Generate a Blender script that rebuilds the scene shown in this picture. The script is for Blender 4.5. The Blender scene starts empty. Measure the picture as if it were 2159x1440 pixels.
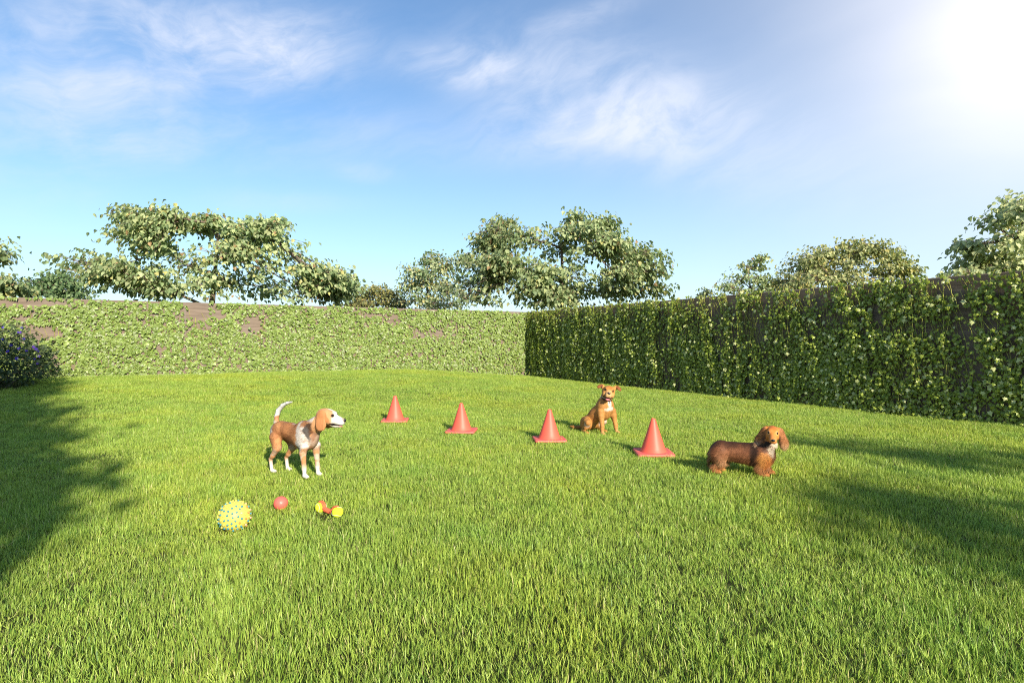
import bpy, math, random
import numpy as np
from mathutils import Vector, Matrix

rng = np.random.default_rng(7)
random.seed(7)
S = bpy.context.scene
COL = S.collection
R = math.radians

# ------------------------------------------------------------------ camera
F = 1237.0                       # focal length in pixels of the 2159 px wide photograph
CAM_Z = 1.3
cam = bpy.data.cameras.new('camera')
cam.sensor_width = 36.0
cam.lens = 36.0 * F / 2159.0
cam.clip_start = 0.05
cam.clip_end = 3000
camo = bpy.data.objects.new('camera', cam)
COL.objects.link(camo)
camo.location = (0, 0, CAM_Z)
camo.rotation_euler = (R(90), 0, 0)
S.camera = camo

# ------------------------------------------------------------------ sun, sky, exposure
SUN_H = np.array([0.445, -0.895]); SUN_H /= np.linalg.norm(SUN_H)
SUN_EL = R(24)
SUN_DIR = Vector((SUN_H[0] * math.cos(SUN_EL), SUN_H[1] * math.cos(SUN_EL), math.sin(SUN_EL)))
sun = bpy.data.lights.new('sun', 'SUN')
sun.energy = 5.0
sun.angle = R(0.7)
sun.color = (1.0, 0.91, 0.74)
suno = bpy.data.objects.new('sun', sun)
COL.objects.link(suno)
suno.rotation_euler = SUN_DIR.to_track_quat('Z', 'Y').to_euler()

S.view_settings.view_transform = 'Standard'
S.view_settings.look = 'None'
S.view_settings.gamma = 1
S.view_settings.use_curve_mapping = False
S.view_settings.exposure = 0.85
S.render.engine = 'CYCLES'
S.cycles.use_denoising = False      # the grass and leaves carry their own grain; denoising smears them
S.cycles.adaptive_threshold = 0.004
S.cycles.filter_width = 1.05
S.cycles.max_bounces = 6
S.cycles.diffuse_bounces = 3
S.cycles.transmission_bounces = 3
S.cycles.transparent_max_bounces = 4
S.cycles.sample_clamp_indirect = 6


class NT:
    """small node-tree writer"""
    def __init__(self, tree):
        self.t = tree

    def n(self, typ, _in=None, **kw):
        nd = self.t.nodes.new(typ)
        for k, v in kw.items():
            setattr(nd, k, v)
        for k, v in (_in or {}).items():
            s = nd.inputs[k]
            if isinstance(v, bpy.types.NodeSocket):
                self.t.links.new(v, s)
            else:
                s.default_value = v
        return nd

    def m(self, op, a, b=0.0, c=0.0, clamp=False):
        return self.n('ShaderNodeMath', {0: a, 1: b, 2: c}, operation=op, use_clamp=clamp).outputs[0]

    def sstep(self, v, lo, hi, a=0.0, b=1.0):
        return self.n('ShaderNodeMapRange', {'Value': v, 'From Min': lo, 'From Max': hi, 'To Min': a, 'To Max': b},
                      interpolation_type='SMOOTHSTEP').outputs[0]

    def mix(self, f, a, b, blend='MIX'):
        nd = self.n('ShaderNodeMix', data_type='RGBA', blend_type=blend)
        for i, v in ((0, f), (6, a), (7, b)):
            if isinstance(v, bpy.types.NodeSocket):
                self.t.links.new(v, nd.inputs[i])
            else:
                nd.inputs[i].default_value = v if i == 0 else (*v[:3], 1)
        return nd.outputs[2]

    def noise(self, vec, scale, detail=4, rough=0.55, dist=0.0):
        return self.n('ShaderNodeTexNoise', {'Vector': vec, 'Scale': scale, 'Detail': detail, 'Roughness': rough,
                                             'Distortion': dist}).outputs[0]


def px_dir(x, y):
    return np.array([(x - 1079.5) / F, 1.0, (720 - y) / F])


def build_world():
    w = bpy.data.worlds.new('World')
    S.world = w
    w.use_nodes = True
    t = NT(w.node_tree)
    w.node_tree.nodes.clear()
    sky = t.n('ShaderNodeTexSky', sky_type='NISHITA')
    sky.sun_disc = False
    sky.sun_elevation = SUN_EL
    sky.sun_rotation = math.atan2(SUN_H[0], SUN_H[1])
    sky.altitude = 100
    sky.air_density = 1.2
    sky.dust_density = 0.6
    sky.ozone_density = 2.2
    geo = t.n('ShaderNodeTexCoord').outputs['Generated']
    sep = t.n('ShaderNodeSeparateXYZ', {0: geo})
    X, Y, Z = sep.outputs
    az = t.m('ARCTAN2', X, Y)
    el = t.m('ARCSINE', Z)
    # coordinates of a flat cloud layer overhead, so the cloud streaks have the right perspective
    zz = t.m('MAXIMUM', Z, 0.06)
    cx = t.m('DIVIDE', X, zz)
    cy = t.m('DIVIDE', Y, zz)
    P = t.n('ShaderNodeCombineXYZ', {0: cx, 1: cy, 2: 0.0}).outputs[0]
    tilt = t.n('ShaderNodeMapping', {'Vector': geo, 'Rotation': (0, R(17), 0)}).outputs[0]
    Pw = t.n('ShaderNodeMapping', {'Vector': tilt, 'Scale': (1.15, 1.15, 5.2)}).outputs[0]
    warp = t.n('ShaderNodeTexNoise', {'Vector': geo, 'Scale': 2.6, 'Detail': 4})
    Pw2 = t.n('ShaderNodeVectorMath', {0: Pw, 1: warp.outputs['Color']}, operation='ADD').outputs[0]
    fine = t.noise(Pw2, 4.2, 9, 0.62)
    broad = t.noise(Pw2, 1.7, 4, 0.5)
    tex = t.m('ADD', t.m('MULTIPLY', fine, 0.56), t.m('MULTIPLY', broad, 0.44))
    # where in the sky the cirrus lies: (photo x, y, half-width, half-height, tilt in degrees, weight)
    blobs = [(600, 110, 190, 75, 10, .75), (330, 70, 280, 80, 6, .7), (150, 190, 330, 80, -10, .8),
             (230, 325, 170, 42, 8, .36), (960, 140, 110, 34, 2, .75), (1230, 205, 260, 100, -14, .75),
             (1120, 290, 260, 48, 6, .42), (690, 290, 190, 60, 12, .3), (775, 366, 60, 18, 0, .36),
             (1520, 300, 260, 90, -20, .42), (560, 425, 190, 24, 4, .25), (1220, 34, 110, 20, 8, .38),
             (60, 330, 170, 120, 0, .4), (420, 150, 300, 110, 8, .3)]
    total = None
    for (x, y, w_, h_, rot, wt) in blobs:
        d = px_dir(x, y)
        a0 = math.atan2(d[0], d[1]); e0 = math.atan2(d[2], math.hypot(d[0], d[1]))
        c, s = math.cos(R(rot)), math.sin(R(rot))
        k = math.cos(a0)
        ra, re = w_ / F * k * k, h_ / F * k
        da = t.m('SUBTRACT', az, a0); de = t.m('SUBTRACT', el, e0)
        u = t.m('ADD', t.m('MULTIPLY', da, c / ra), t.m('MULTIPLY', de, s / ra))
        v = t.m('ADD', t.m('MULTIPLY', da, -s / re), t.m('MULTIPLY', de, c / re))
        q = t.m('ADD', t.m('MULTIPLY', u, u), t.m('MULTIPLY', v, v))
        g = t.m('MULTIPLY', t.m('EXPONENT', t.m('MULTIPLY', t.m('POWER', q, 1.4), -0.8)), wt)
        total = g if total is None else t.m('ADD', total, g)
    # the same cirrus goes on thinly over the rest of the sky
    rest = t.m('MULTIPLY', t.sstep(t.m('ABSOLUTE', az), 0.8, 1.4), 0.35)
    total = t.m('ADD', total, rest)
    wisps = t.sstep(tex, 0.30, 0.74)
    dens = t.m('MULTIPLY', t.m('MULTIPLY', total, wisps), 1.2, clamp=True)
    blue = t.mix(1.0, sky.outputs[0], (0.62, 1.02, 1.33), 'MULTIPLY')      # camera white balance
    col = t.mix(dens, blue, (5.6, 6.2, 7.6))
    # white sun glow at upper right, painted into the sky colour
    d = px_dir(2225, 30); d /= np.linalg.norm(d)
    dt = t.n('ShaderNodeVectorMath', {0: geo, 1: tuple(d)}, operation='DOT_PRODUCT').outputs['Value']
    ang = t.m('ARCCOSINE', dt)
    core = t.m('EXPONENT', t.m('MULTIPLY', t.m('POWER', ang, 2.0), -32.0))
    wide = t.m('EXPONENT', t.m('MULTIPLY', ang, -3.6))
    glow = t.m('ADD', t.m('MULTIPLY', core, 0.46), t.m('MULTIPLY', wide, t.m('ADD', 0.50, t.m('MULTIPLY', broad, 0.5))), clamp=True)
    col = t.mix(glow, col, (8.3, 8.2, 8.7))
    # pale layer of moist air towards the horizon
    low = t.m('EXPONENT', t.m('MULTIPLY', t.m('MAXIMUM', el, 0.0), -5.5))
    col = t.mix(t.m('MULTIPLY', low, 0.75), col, (8.0, 8.9, 9.7))
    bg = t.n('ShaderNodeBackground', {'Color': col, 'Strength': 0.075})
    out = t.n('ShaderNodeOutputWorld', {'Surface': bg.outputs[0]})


build_world()


# ------------------------------------------------------------------ helpers
def tag(o, label=None, cat=None, group=None, kind=None):
    if label: o['label'] = label
    if cat: o['category'] = cat
    if group: o['group'] = group
    if kind: o['kind'] = kind
    return o


def empty(name, loc=(0, 0, 0), rz=0.0):
    o = bpy.data.objects.new(name, None)
    o.location = loc
    o.rotation_euler = (0, 0, rz)
    o.empty_display_size = 0.1
    COL.objects.link(o)
    return o


def link(name, me, parent=None, loc=None):
    o = bpy.data.objects.new(name, me)
    COL.objects.link(o)
    if parent is not None:
        o.parent = parent
    if loc is not None:
        o.location = loc
    return o


def mesh_np(name, V, faces, mat=None, col=None, smooth=True, vec=None):
    """V (n,3); faces: list of int arrays (m,3) or (m,4); col (n,3) point colours"""
    me = bpy.data.meshes.new(name)
    V = np.asarray(V, dtype=np.float32)
    faces = [np.asarray(f, dtype=np.int32) for f in faces if len(f)]
    me.vertices.add(len(V))
    me.vertices.foreach_set('co', V.ravel())
    loops = np.concatenate([f.ravel() for f in faces])
    sizes = np.concatenate([np.full(len(f), f.shape[1], np.int32) for f in faces])
    starts = np.concatenate([[0], np.cumsum(sizes)[:-1]]).astype(np.int32)
    me.loops.add(len(loops))
    me.loops.foreach_set('vertex_index', loops)
    me.polygons.add(len(sizes))
    me.polygons.foreach_set('loop_start', starts)
    me.polygons.foreach_set('loop_total', sizes)
    me.polygons.foreach_set('use_smooth', np.full(len(sizes), smooth))
    me.update(calc_edges=True)
    me.validate()
    if col is not None:
        a = me.attributes.new('Col', 'FLOAT_COLOR', 'POINT')
        c = np.ones((len(V), 4), np.float32); c[:, :3] = col
        a.data.foreach_set('color', c.ravel())
    if vec is not None:
        a = me.attributes.new('Flow', 'FLOAT_VECTOR', 'POINT')
        a.data.foreach_set('vector', np.asarray(vec, np.float32).ravel())
    if mat is not None:
        me.materials.append(mat)
    return me


class MB:
    """collects primitive shapes into ONE mesh"""
    def __init__(self):
        self.v, self.f, self.c = [], [], []

    def add(self, V, Fs, col=(1, 1, 1)):
        b = len(self.v)
        self.v.extend([tuple(p) for p in V])
        self.f.extend([tuple(i + b for i in f) for f in Fs])
        self.c.extend([tuple(col)] * len(V))

    def box(self, x0, x1, y0, y1, z0, z1):
        V = [(x, y, z) for x in (x0, x1) for y in (y0, y1) for z in (z0, z1)]
        self.add(V, [(0, 1, 3, 2), (4, 6, 7, 5), (0, 4, 5, 1), (2, 3, 7, 6), (0, 2, 6, 4), (1, 5, 7, 3)])

    def tube(self, pts, rad, seg=6, cap=True, col=(1, 1, 1)):
        pts = [Vector(p) for p in pts]
        V, Fs = [], []
        ref = Vector((0.31, 0.2, 0.93))
        for i, p in enumerate(pts):
            d = (pts[min(i + 1, len(pts) - 1)] - pts[max(i - 1, 0)]).normalized()
            if abs(d.dot(ref)) > 0.95: ref = Vector((1, 0, 0.1))
            a = d.cross(ref).normalized(); b = d.cross(a)
            r = rad[i] if hasattr(rad, '__len__') else rad
            for k in range(seg):
                q = 2 * math.pi * k / seg
                V.append(p + a * (r * math.cos(q)) + b * (r * math.sin(q)))
        for i in range(len(pts) - 1):
            for k in range(seg):
                k2 = (k + 1) % seg
                Fs.append((i * seg + k, i * seg + k2, (i + 1) * seg + k2, (i + 1) * seg + k))
        if cap:
            Fs.append(tuple(range(seg - 1, -1, -1)))
            n = (len(pts) - 1) * seg
            Fs.append(tuple(n + k for k in range(seg)))
        self.add(V, Fs, col)

    def lathe(self, prof, seg=32):
        V, Fs = [], []
        for (r, z) in prof:
            for k in range(seg):
                q = 2 * math.pi * k / seg
                V.append((r * math.cos(q), r * math.sin(q), z))
        for i in range(len(prof) - 1):
            for k in range(seg):
                k2 = (k + 1) % seg
                Fs.append((i * seg + k, i * seg + k2, (i + 1) * seg + k2, (i + 1) * seg + k))
        self.add(V, Fs)

    def sphere(self, c, r, seg=24, rings=14, sc=(1, 1, 1)):
        V, Fs = [], []
        for i in range(rings + 1):
            th = math.pi * i / rings
            for k in range(seg):
                q = 2 * math.pi * k / seg
                V.append((c[0] + r * sc[0] * math.sin(th) * math.cos(q), c[1] + r * sc[1] * math.sin(th) * math.sin(q),
                          c[2] + r * sc[2] * math.cos(th)))
        for i in range(rings):
            for k in range(seg):
                k2 = (k + 1) % seg
                Fs.append((i * seg + k, (i + 1) * seg + k, (i + 1) * seg + k2, i * seg + k2))
        self.add(V, Fs)

    def mesh(self, name, mat=None, smooth=True, col=False):
        me = bpy.data.meshes.new(name)
        me.from_pydata(self.v, [], self.f)
        me.validate()
        if smooth:
            me.polygons.foreach_set('use_smooth', [True] * len(me.polygons))
        if col:
            a = me.attributes.new('Col', 'FLOAT_COLOR', 'POINT')
            c = np.ones((len(self.v), 4), np.float32); c[:, :3] = self.c
            a.data.foreach_set('color', c.ravel())
        if mat: me.materials.append(mat)
        return me

    def build(self, name, mat=None, parent=None, smooth=True, loc=None, col=False):
        return link(name, self.mesh(name, mat, smooth, col), parent, loc)


# value noise on numpy points
_perm = np.random.default_rng(3).random(4096).astype(np.float32)


def _h(i, j, k):
    return _perm[(i * 374761 + j * 668265 + k * 1274126 + (i * j) * 31 + (j * k) * 17) & 4095]


def vnoise(p, scale=1.0):
    p = np.asarray(p, np.float64) * scale
    i = np.floor(p).astype(np.int64); f = p - i
    f = f * f * (3 - 2 * f)
    out = 0
    for a in (0, 1):
        for b in (0, 1):
            for c in (0, 1):
                w = (f[:, 0] if a else 1 - f[:, 0]) * (f[:, 1] if b else 1 - f[:, 1]) * (f[:, 2] if c else 1 - f[:, 2])
                out = out + w * _h(i[:, 0] + a, i[:, 1] + b, i[:, 2] + c)
    return out


def fbm(p, scale=1.0, oct=3):
    o, a, t = 0, 1.0, 0
    for q in range(oct):
        o = o + a * vnoise(np.asarray(p) + q * 17.3, scale * 2 ** q); t += a; a *= 0.5
    return o / t


def sst(x, a, b):
    t = np.clip((x - a) / (b - a), 0, 1)
    return t * t * (3 - 2 * t)


def nrmz(v):
    return v / np.maximum(np.linalg.norm(v, axis=-1, keepdims=True), 1e-9)


# ------------------------------------------------------------------ materials
def new_mat(name):
    m = bpy.data.materials.new(name)
    m.use_nodes = True
    m.node_tree.nodes.clear()
    return m, NT(m.node_tree)


def finish(t, shader):
    t.n('ShaderNodeOutputMaterial', {'Surface': shader})


def leaf_mat(name, transl=0.3, rough=0.45, spec=0.35, back=(0.9, 1.0, 0.7), vary=0.25, big=None, tint=(1, 1, 1), ndown=0.0):
    """leaf/grass material: per-vertex colour 'Col', random per instance, thin-leaf translucency"""
    m, t = new_mat(name)
    c = t.n('ShaderNodeAttribute', attribute_name='Col').outputs['Color']
    rnd = t.n('ShaderNodeObjectInfo').outputs['Random']
    v = t.m('ADD', t.m('MULTIPLY', rnd, vary), 1 - vary / 2)
    c = t.mix(1.0, c, t.n('ShaderNodeCombineColor', {0: v, 1: v, 2: v}).outputs[0], 'MULTIPLY')
    if tint != (1, 1, 1):
        c = t.mix(1.0, c, tint, 'MULTIPLY')
    pos = t.n('ShaderNodeNewGeometry').outputs['Position']
    if big:
        for (sc, lo, hi, colr) in big:
            nz = t.noise(pos, sc, 3, 0.6)
            c = t.mix(t.sstep(nz, lo, hi), c, t.mix(1.0, c, colr, 'MULTIPLY'))
    p = t.n('ShaderNodeBsdfPrincipled', {'Base Color': c, 'Roughness': rough, 'Specular IOR Level': spec})
    tr = t.n('ShaderNodeBsdfTranslucent', {'Color': t.mix(1.0, c, back, 'MULTIPLY')})
    mx = t.n('ShaderNodeMixShader', {0: transl, 1: p.outputs[0], 2: tr.outputs[0]})
    finish(t, mx.outputs[0])
    return m


def plain_mat(name, col, rough=0.5, spec=0.5, noise=None, bump=None, attr=False, sss=0.0):
    m, t = new_mat(name)
    pos = t.n('ShaderNodeTexCoord').outputs['Object']
    c = t.n('ShaderNodeRGB').outputs[0]
    c.default_value = (*col, 1)
    if attr:
        c = t.n('ShaderNodeAttribute', attribute_name='Col').outputs['Color']
    if noise:
        sc, amt = noise
        nz = t.noise(pos, sc, 5, 0.6)
        k = t.m('ADD', 1 - amt / 2, t.m('MULTIPLY', nz, amt))
        c = t.mix(1.0, c, t.n('ShaderNodeCombineColor', {0: k, 1: k, 2: k}).outputs[0], 'MULTIPLY')
    p = t.n('ShaderNodeBsdfPrincipled', {'Base Color': c, 'Roughness': rough, 'Specular IOR Level': spec})
    if sss:
        p.inputs['Subsurface Weight'].default_value = sss
        p.inputs['Subsurface Scale'].default_value = 0.01
    if bump:
        sc, st, dist = bump
        nz = t.noise(pos, sc, 4, 0.6)
        b = t.n('ShaderNodeBump', {'Height': nz, 'Strength': st, 'Distance': dist})
        t.t.links.new(b.outputs[0], p.inputs['Normal'])
    finish(t, p.outputs[0])
    return m


def bark_mat(name, col):
    return plain_mat(name, col, 0.85, 0.2, noise=(6, 0.7), bump=(14, 0.6, 0.03))


M = {}
M['grass'] = leaf_mat('grass_blade', transl=0.28, rough=0.42, spec=0.3, vary=0.30, back=(0.95, 1.05, 0.5),
                      big=[(0.55, 0.42, 0.68, (1.14, 1.03, 0.85)), (1.7, 0.48, 0.72, (0.80, 0.92, 0.9)),
                           (0.16, 0.45, 0.65, (1.07, 1.02, 0.95))])
M['ivy_sun'] = leaf_mat('ivy_leaf', transl=0.16, rough=0.42, spec=0.4, vary=0.2)
M['ivy_shade'] = leaf_mat('ivy_leaf_glossy', transl=0.16, rough=0.36, spec=0.45, vary=0.3)
M['tree_leaf'] = leaf_mat('tree_leaf', transl=0.45, rough=0.45, spec=0.4, vary=0.2, tint=(1.22, 1.18, 1.24))
M['shrub_leaf'] = leaf_mat('shrub_leaf', transl=0.2, rough=0.5, spec=0.3)
M['petal'] = leaf_mat('petal', transl=0.3, rough=0.6, spec=0.2, back=(1, 1, 1))
M['bark'] = bark_mat('bark', (0.17, 0.125, 0.10))
M['vine'] = plain_mat('vine_stem', (0.34, 0.34, 0.08), 0.7, 0.2, noise=(9, 0.8))


def soil_mat():
    m, t = new_mat('soil')
    pos = t.n('ShaderNodeNewGeometry').outputs['Position']
    n1 = t.noise(pos, 9, 6, 0.65)
    n2 = t.noise(pos, 0.7, 3, 0.5)
    c = t.mix(t.sstep(n1, 0.35, 0.7), (0.035, 0.045, 0.012), (0.075, 0.095, 0.022))
    c = t.mix(t.m('MULTIPLY', n2, 0.4), c, (0.06, 0.05, 0.025))
    p = t.n('ShaderNodeBsdfPrincipled', {'Base Color': c, 'Roughness': 0.95, 'Specular IOR Level': 0.1})
    b = t.n('ShaderNodeBump', {'Height': n1, 'Strength': 0.7, 'Distance': 0.03})
    t.t.links.new(b.outputs[0], p.inputs['Normal'])
    finish(t, p.outputs[0])
    return m


def board_mat():
    m, t = new_mat('weathered_board')
    pos = t.n('ShaderNodeTexCoord').outputs['Object']
    st = t.n('ShaderNodeMapping', {'Vector': pos, 'Scale': (0.35, 0.35, 6.0)}).outputs[0]
    g = t.noise(st, 4.0, 7, 0.65, 0.6)
    b2 = t.noise(pos, 1.3, 4, 0.6)
    fine = t.noise(pos, 60, 3, 0.6)
    c = t.mix(t.sstep(g, 0.3, 0.7), (0.135, 0.098, 0.074), (0.235, 0.178, 0.138))
    c = t.mix(t.m('MULTIPLY', t.sstep(b2, 0.4, 0.7), 0.5), c, (0.20, 0.165, 0.14))
    c = t.mix(t.m('MULTIPLY', fine, 0.25), c, (0.11, 0.085, 0.07))
    p = t.n('ShaderNodeBsdfPrincipled', {'Base Color': c, 'Roughness': 0.88, 'Specular IOR Level': 0.2})
    b = t.n('ShaderNodeBump', {'Height': t.m('ADD', g, t.m('MULTIPLY', fine, 0.3)), 'Strength': 0.5, 'Distance': 0.012})
    t.t.links.new(b.outputs[0], p.inputs['Normal'])
    finish(t, p.outputs[0])
    return m


M['soil'] = soil_mat()
M['board'] = board_mat()

# ------------------------------------------------------------------ ground
CRN = np.array([0.62, 21.4])                     # where the two walls meet
DL = np.array([-0.871, -0.491]); NL = np.array([0.491, -0.871])
DR = np.array([0.491, -0.871]); NR = np.array([-0.871, -0.491])
WALL_TOP = 2.37


def zg(x, y):
    """height of the lawn: nearly flat, rising towards the sunny wall"""
    x = np.asarray(x, float); y = np.asarray(y, float)
    dl = (x - CRN[0]) * NL[0] + (y - CRN[1]) * NL[1]
    dr = (x - CRN[0]) * NR[0] + (y - CRN[1]) * NR[1]
    b = 0.37 * (1 - sst(dl, 0.3, 10.0)) * sst(dr, -0.6, 5.5) * sst(dl, -14, -5)
    und = 0.018 * np.sin(x * 0.9 + 0.4 * y) * np.cos(y * 0.7 - 0.3 * x)
    return b + und * np.exp(-(x * x + y * y) / 900.0)


def zg1(x, y):
    return float(zg(x, y))


gx = np.concatenate([[-900, -300, -120, -60, -35], np.arange(-24, 24.01, 0.5), [35, 60, 120, 300, 900]])
gy = np.concatenate([[-900, -300, -120, -60, -30], np.arange(-14, 44.01, 0.5), [60, 120, 300, 900]])
GX, GY = np.meshgrid(gx, gy, indexing='ij')
GZ = zg(GX, GY)
nx, ny = GX.shape
idx = np.arange(nx * ny).reshape(nx, ny)
quads = np.stack([idx[:-1, :-1], idx[1:, :-1], idx[1:, 1:], idx[:-1, 1:]], -1).reshape(-1, 4)
ground = link('ground', mesh_np('ground', np.stack([GX, GY, GZ], -1).reshape(-1, 3), [quads], M['soil']))
tag(ground, kind='structure')


# ------------------------------------------------------------------ walls
def wall(name, D, N, joints, label):
    root = empty(name, (CRN[0], CRN[1], 0))
    tag(root, label, 'wall')
    T = 0.14
    for a, b in zip(joints[:-1], joints[1:]):
        mb = MB()
        g = 0.0015
        # one tall board panel with a softened top edge, sunk into the ground
        prof = [(0.0, -0.3), (0.0, WALL_TOP - 0.012), (-0.012, WALL_TOP), (-T + 0.012, WALL_TOP), (-T, WALL_TOP - 0.012), (-T, -0.3)]
        V, Fs = [], []
        for tt in (a + g, b - g):
            for (o, z) in prof:
                V.append((D[0] * tt + N[0] * o, D[1] * tt + N[1] * o, z))
        n = len(prof)
        for i in range(n):
            j = (i + 1) % n
            Fs.append((i, j, n + j, n + i))
        Fs.append(tuple(range(n))); Fs.append(tuple(range(2 * n - 1, n - 1, -1)))
        mb.add(V, Fs)
        o = mb.build('panel', M['board'], root, smooth=False)
    return root


wall_sun = wall('boundary_wall', DL, NL, [0.0, 10.96, 21.9, 33.0], 'long sunlit brown board wall thickly covered with pale green ivy')
wall_shade = wall('boundary_wall', DR, NR, [-0.14, 9.28, 18.6, 27.0], 'shaded brown board wall with trailing dark green ivy')

# ------------------------------------------------------------------ leaf scattering
IVY_T = np.array([(0, 0.36, 0.07), (0, -0.02, 0), (0.30, -0.16, -0.06), (0.34, 0.16, 0.0), (0.58, 0.36, -0.10), (0.27, 0.50, 0.02),
                  (0, 1.0, -0.16), (-0.27, 0.50, 0.02), (-0.58, 0.36, -0.10), (-0.34, 0.16, 0.0), (-0.30, -0.16, -0.06)])
IVY_F = np.array([(0, i, i + 1 if i < 10 else 1) for i in range(1, 11)])
# heart-shaped tree leaf folded along the midrib
TL_T = np.array([(0, 0, 0), (0.30, 0.10, 0.07), (0.40, 0.42, 0.10), (0, 1.0, -0.14), (-0.40, 0.42, 0.10), (-0.30, 0.10, 0.07), (0, 0.45, -0.02)])
TL_F = np.array([(0, 1, 6), (1, 2, 6), (2, 3, 6), (3, 4, 6), (4, 5, 6), (5, 0, 6)])
# small narrow leaf
SL_T = np.array([(0, 0, 0), (0.22, 0.5, 0.05), (0, 1.0, -0.06), (-0.22, 0.5, 0.05)])
SL_F = np.array([(0, 1, 2), (0, 2, 3)])


def frames(Dv, Nv):
    Dv = nrmz(Dv)
    X = nrmz(np.cross(Dv, Nv))
    Nv = np.cross(X, Dv)
    return X, Dv, Nv


def scatter(tv, tf, P, Dv, Nv, Sz, C):
    X, Dv, Nv = frames(Dv, Nv)
    n, k = len(P), len(tv)
    V = P[:, None, :] + Sz[:, None, None] * (tv[None, :, 0, None] * X[:, None] + tv[None, :, 1, None] * Dv[:, None] + tv[None, :, 2, None] * Nv[:, None])
    Fs = (tf[None] + (np.arange(n) * k)[:, None, None]).reshape(-1, 3)
    return V.reshape(-1, 3), Fs, np.repeat(C, k, axis=0)


def leaf_parts(parent, base, name, tv, tf, P, Dv, Nv, Sz, C, mat, nvar=8):
    """the leaves that show largest: one object each, sharing a few meshes"""
    X, Dv, Nv = frames(Dv, Nv)
    order = np.argsort(C.sum(1))
    var = np.empty(len(P), int)
    meshes = []
    for q, ids in enumerate(np.array_split(order, nvar)):
        var[ids] = q
        tvv = tv * (1 + 0.1 * (np.random.default_rng(q).random(tv.shape) - 0.5))
        meshes.append(mesh_np('leaf', tvv, [tf], mat, np.repeat(C[ids].mean(0)[None], len(tv), 0)))
    for i in range(len(P)):
        o = bpy.data.objects.new('leaf', meshes[var[i]])
        o.parent = parent
        s = Sz[i]
        p = P[i] - base
        o.matrix_basis = Matrix(((X[i, 0] * s, Dv[i, 0] * s, Nv[i, 0] * s, p[0]), (X[i, 1] * s, Dv[i, 1] * s, Nv[i, 1] * s, p[1]),
                                 (X[i, 2] * s, Dv[i, 2] * s, Nv[i, 2] * s, p[2]), (0, 0, 0, 1)))
        COL.objects.link(o)


def in_frame(P, mx=40):
    """photo pixel coordinates and whether a point falls inside the frame"""
    d = P[:, 1]
    x = 1079.5 + F * P[:, 0] / np.maximum(d, 0.01)
    y = 720 - F * (P[:, 2] - CAM_Z) / np.maximum(d, 0.01)
    return x, y, (d > 0.5) & (x > mx) & (x < 2159 - mx) & (y > mx) & (y < 1440 - mx)


def pick_largest(P, Sz, n, facing=None):
    x, y, ok = in_frame(P)
    sc = Sz / np.linalg.norm(P - np.array([0, 0, CAM_Z]), axis=1)
    if facing is not None:
        sc = sc * facing
    sc = np.where(ok, sc, -1)
    return np.argsort(-sc)[:n]


# ------------------------------------------------------------------ ivy on the walls
def wall_xyz(D, N, t, off, z):
    return np.stack([CRN[0] + D[0] * t + N[0] * off, CRN[1] + D[1] * t + N[1] * off, z], -1)


def wall_t(D, x_px):
    s = (x_px - 1079.5) / F
    return (s * CRN[1] - CRN[0]) / (D[0] - s * D[1])


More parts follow.
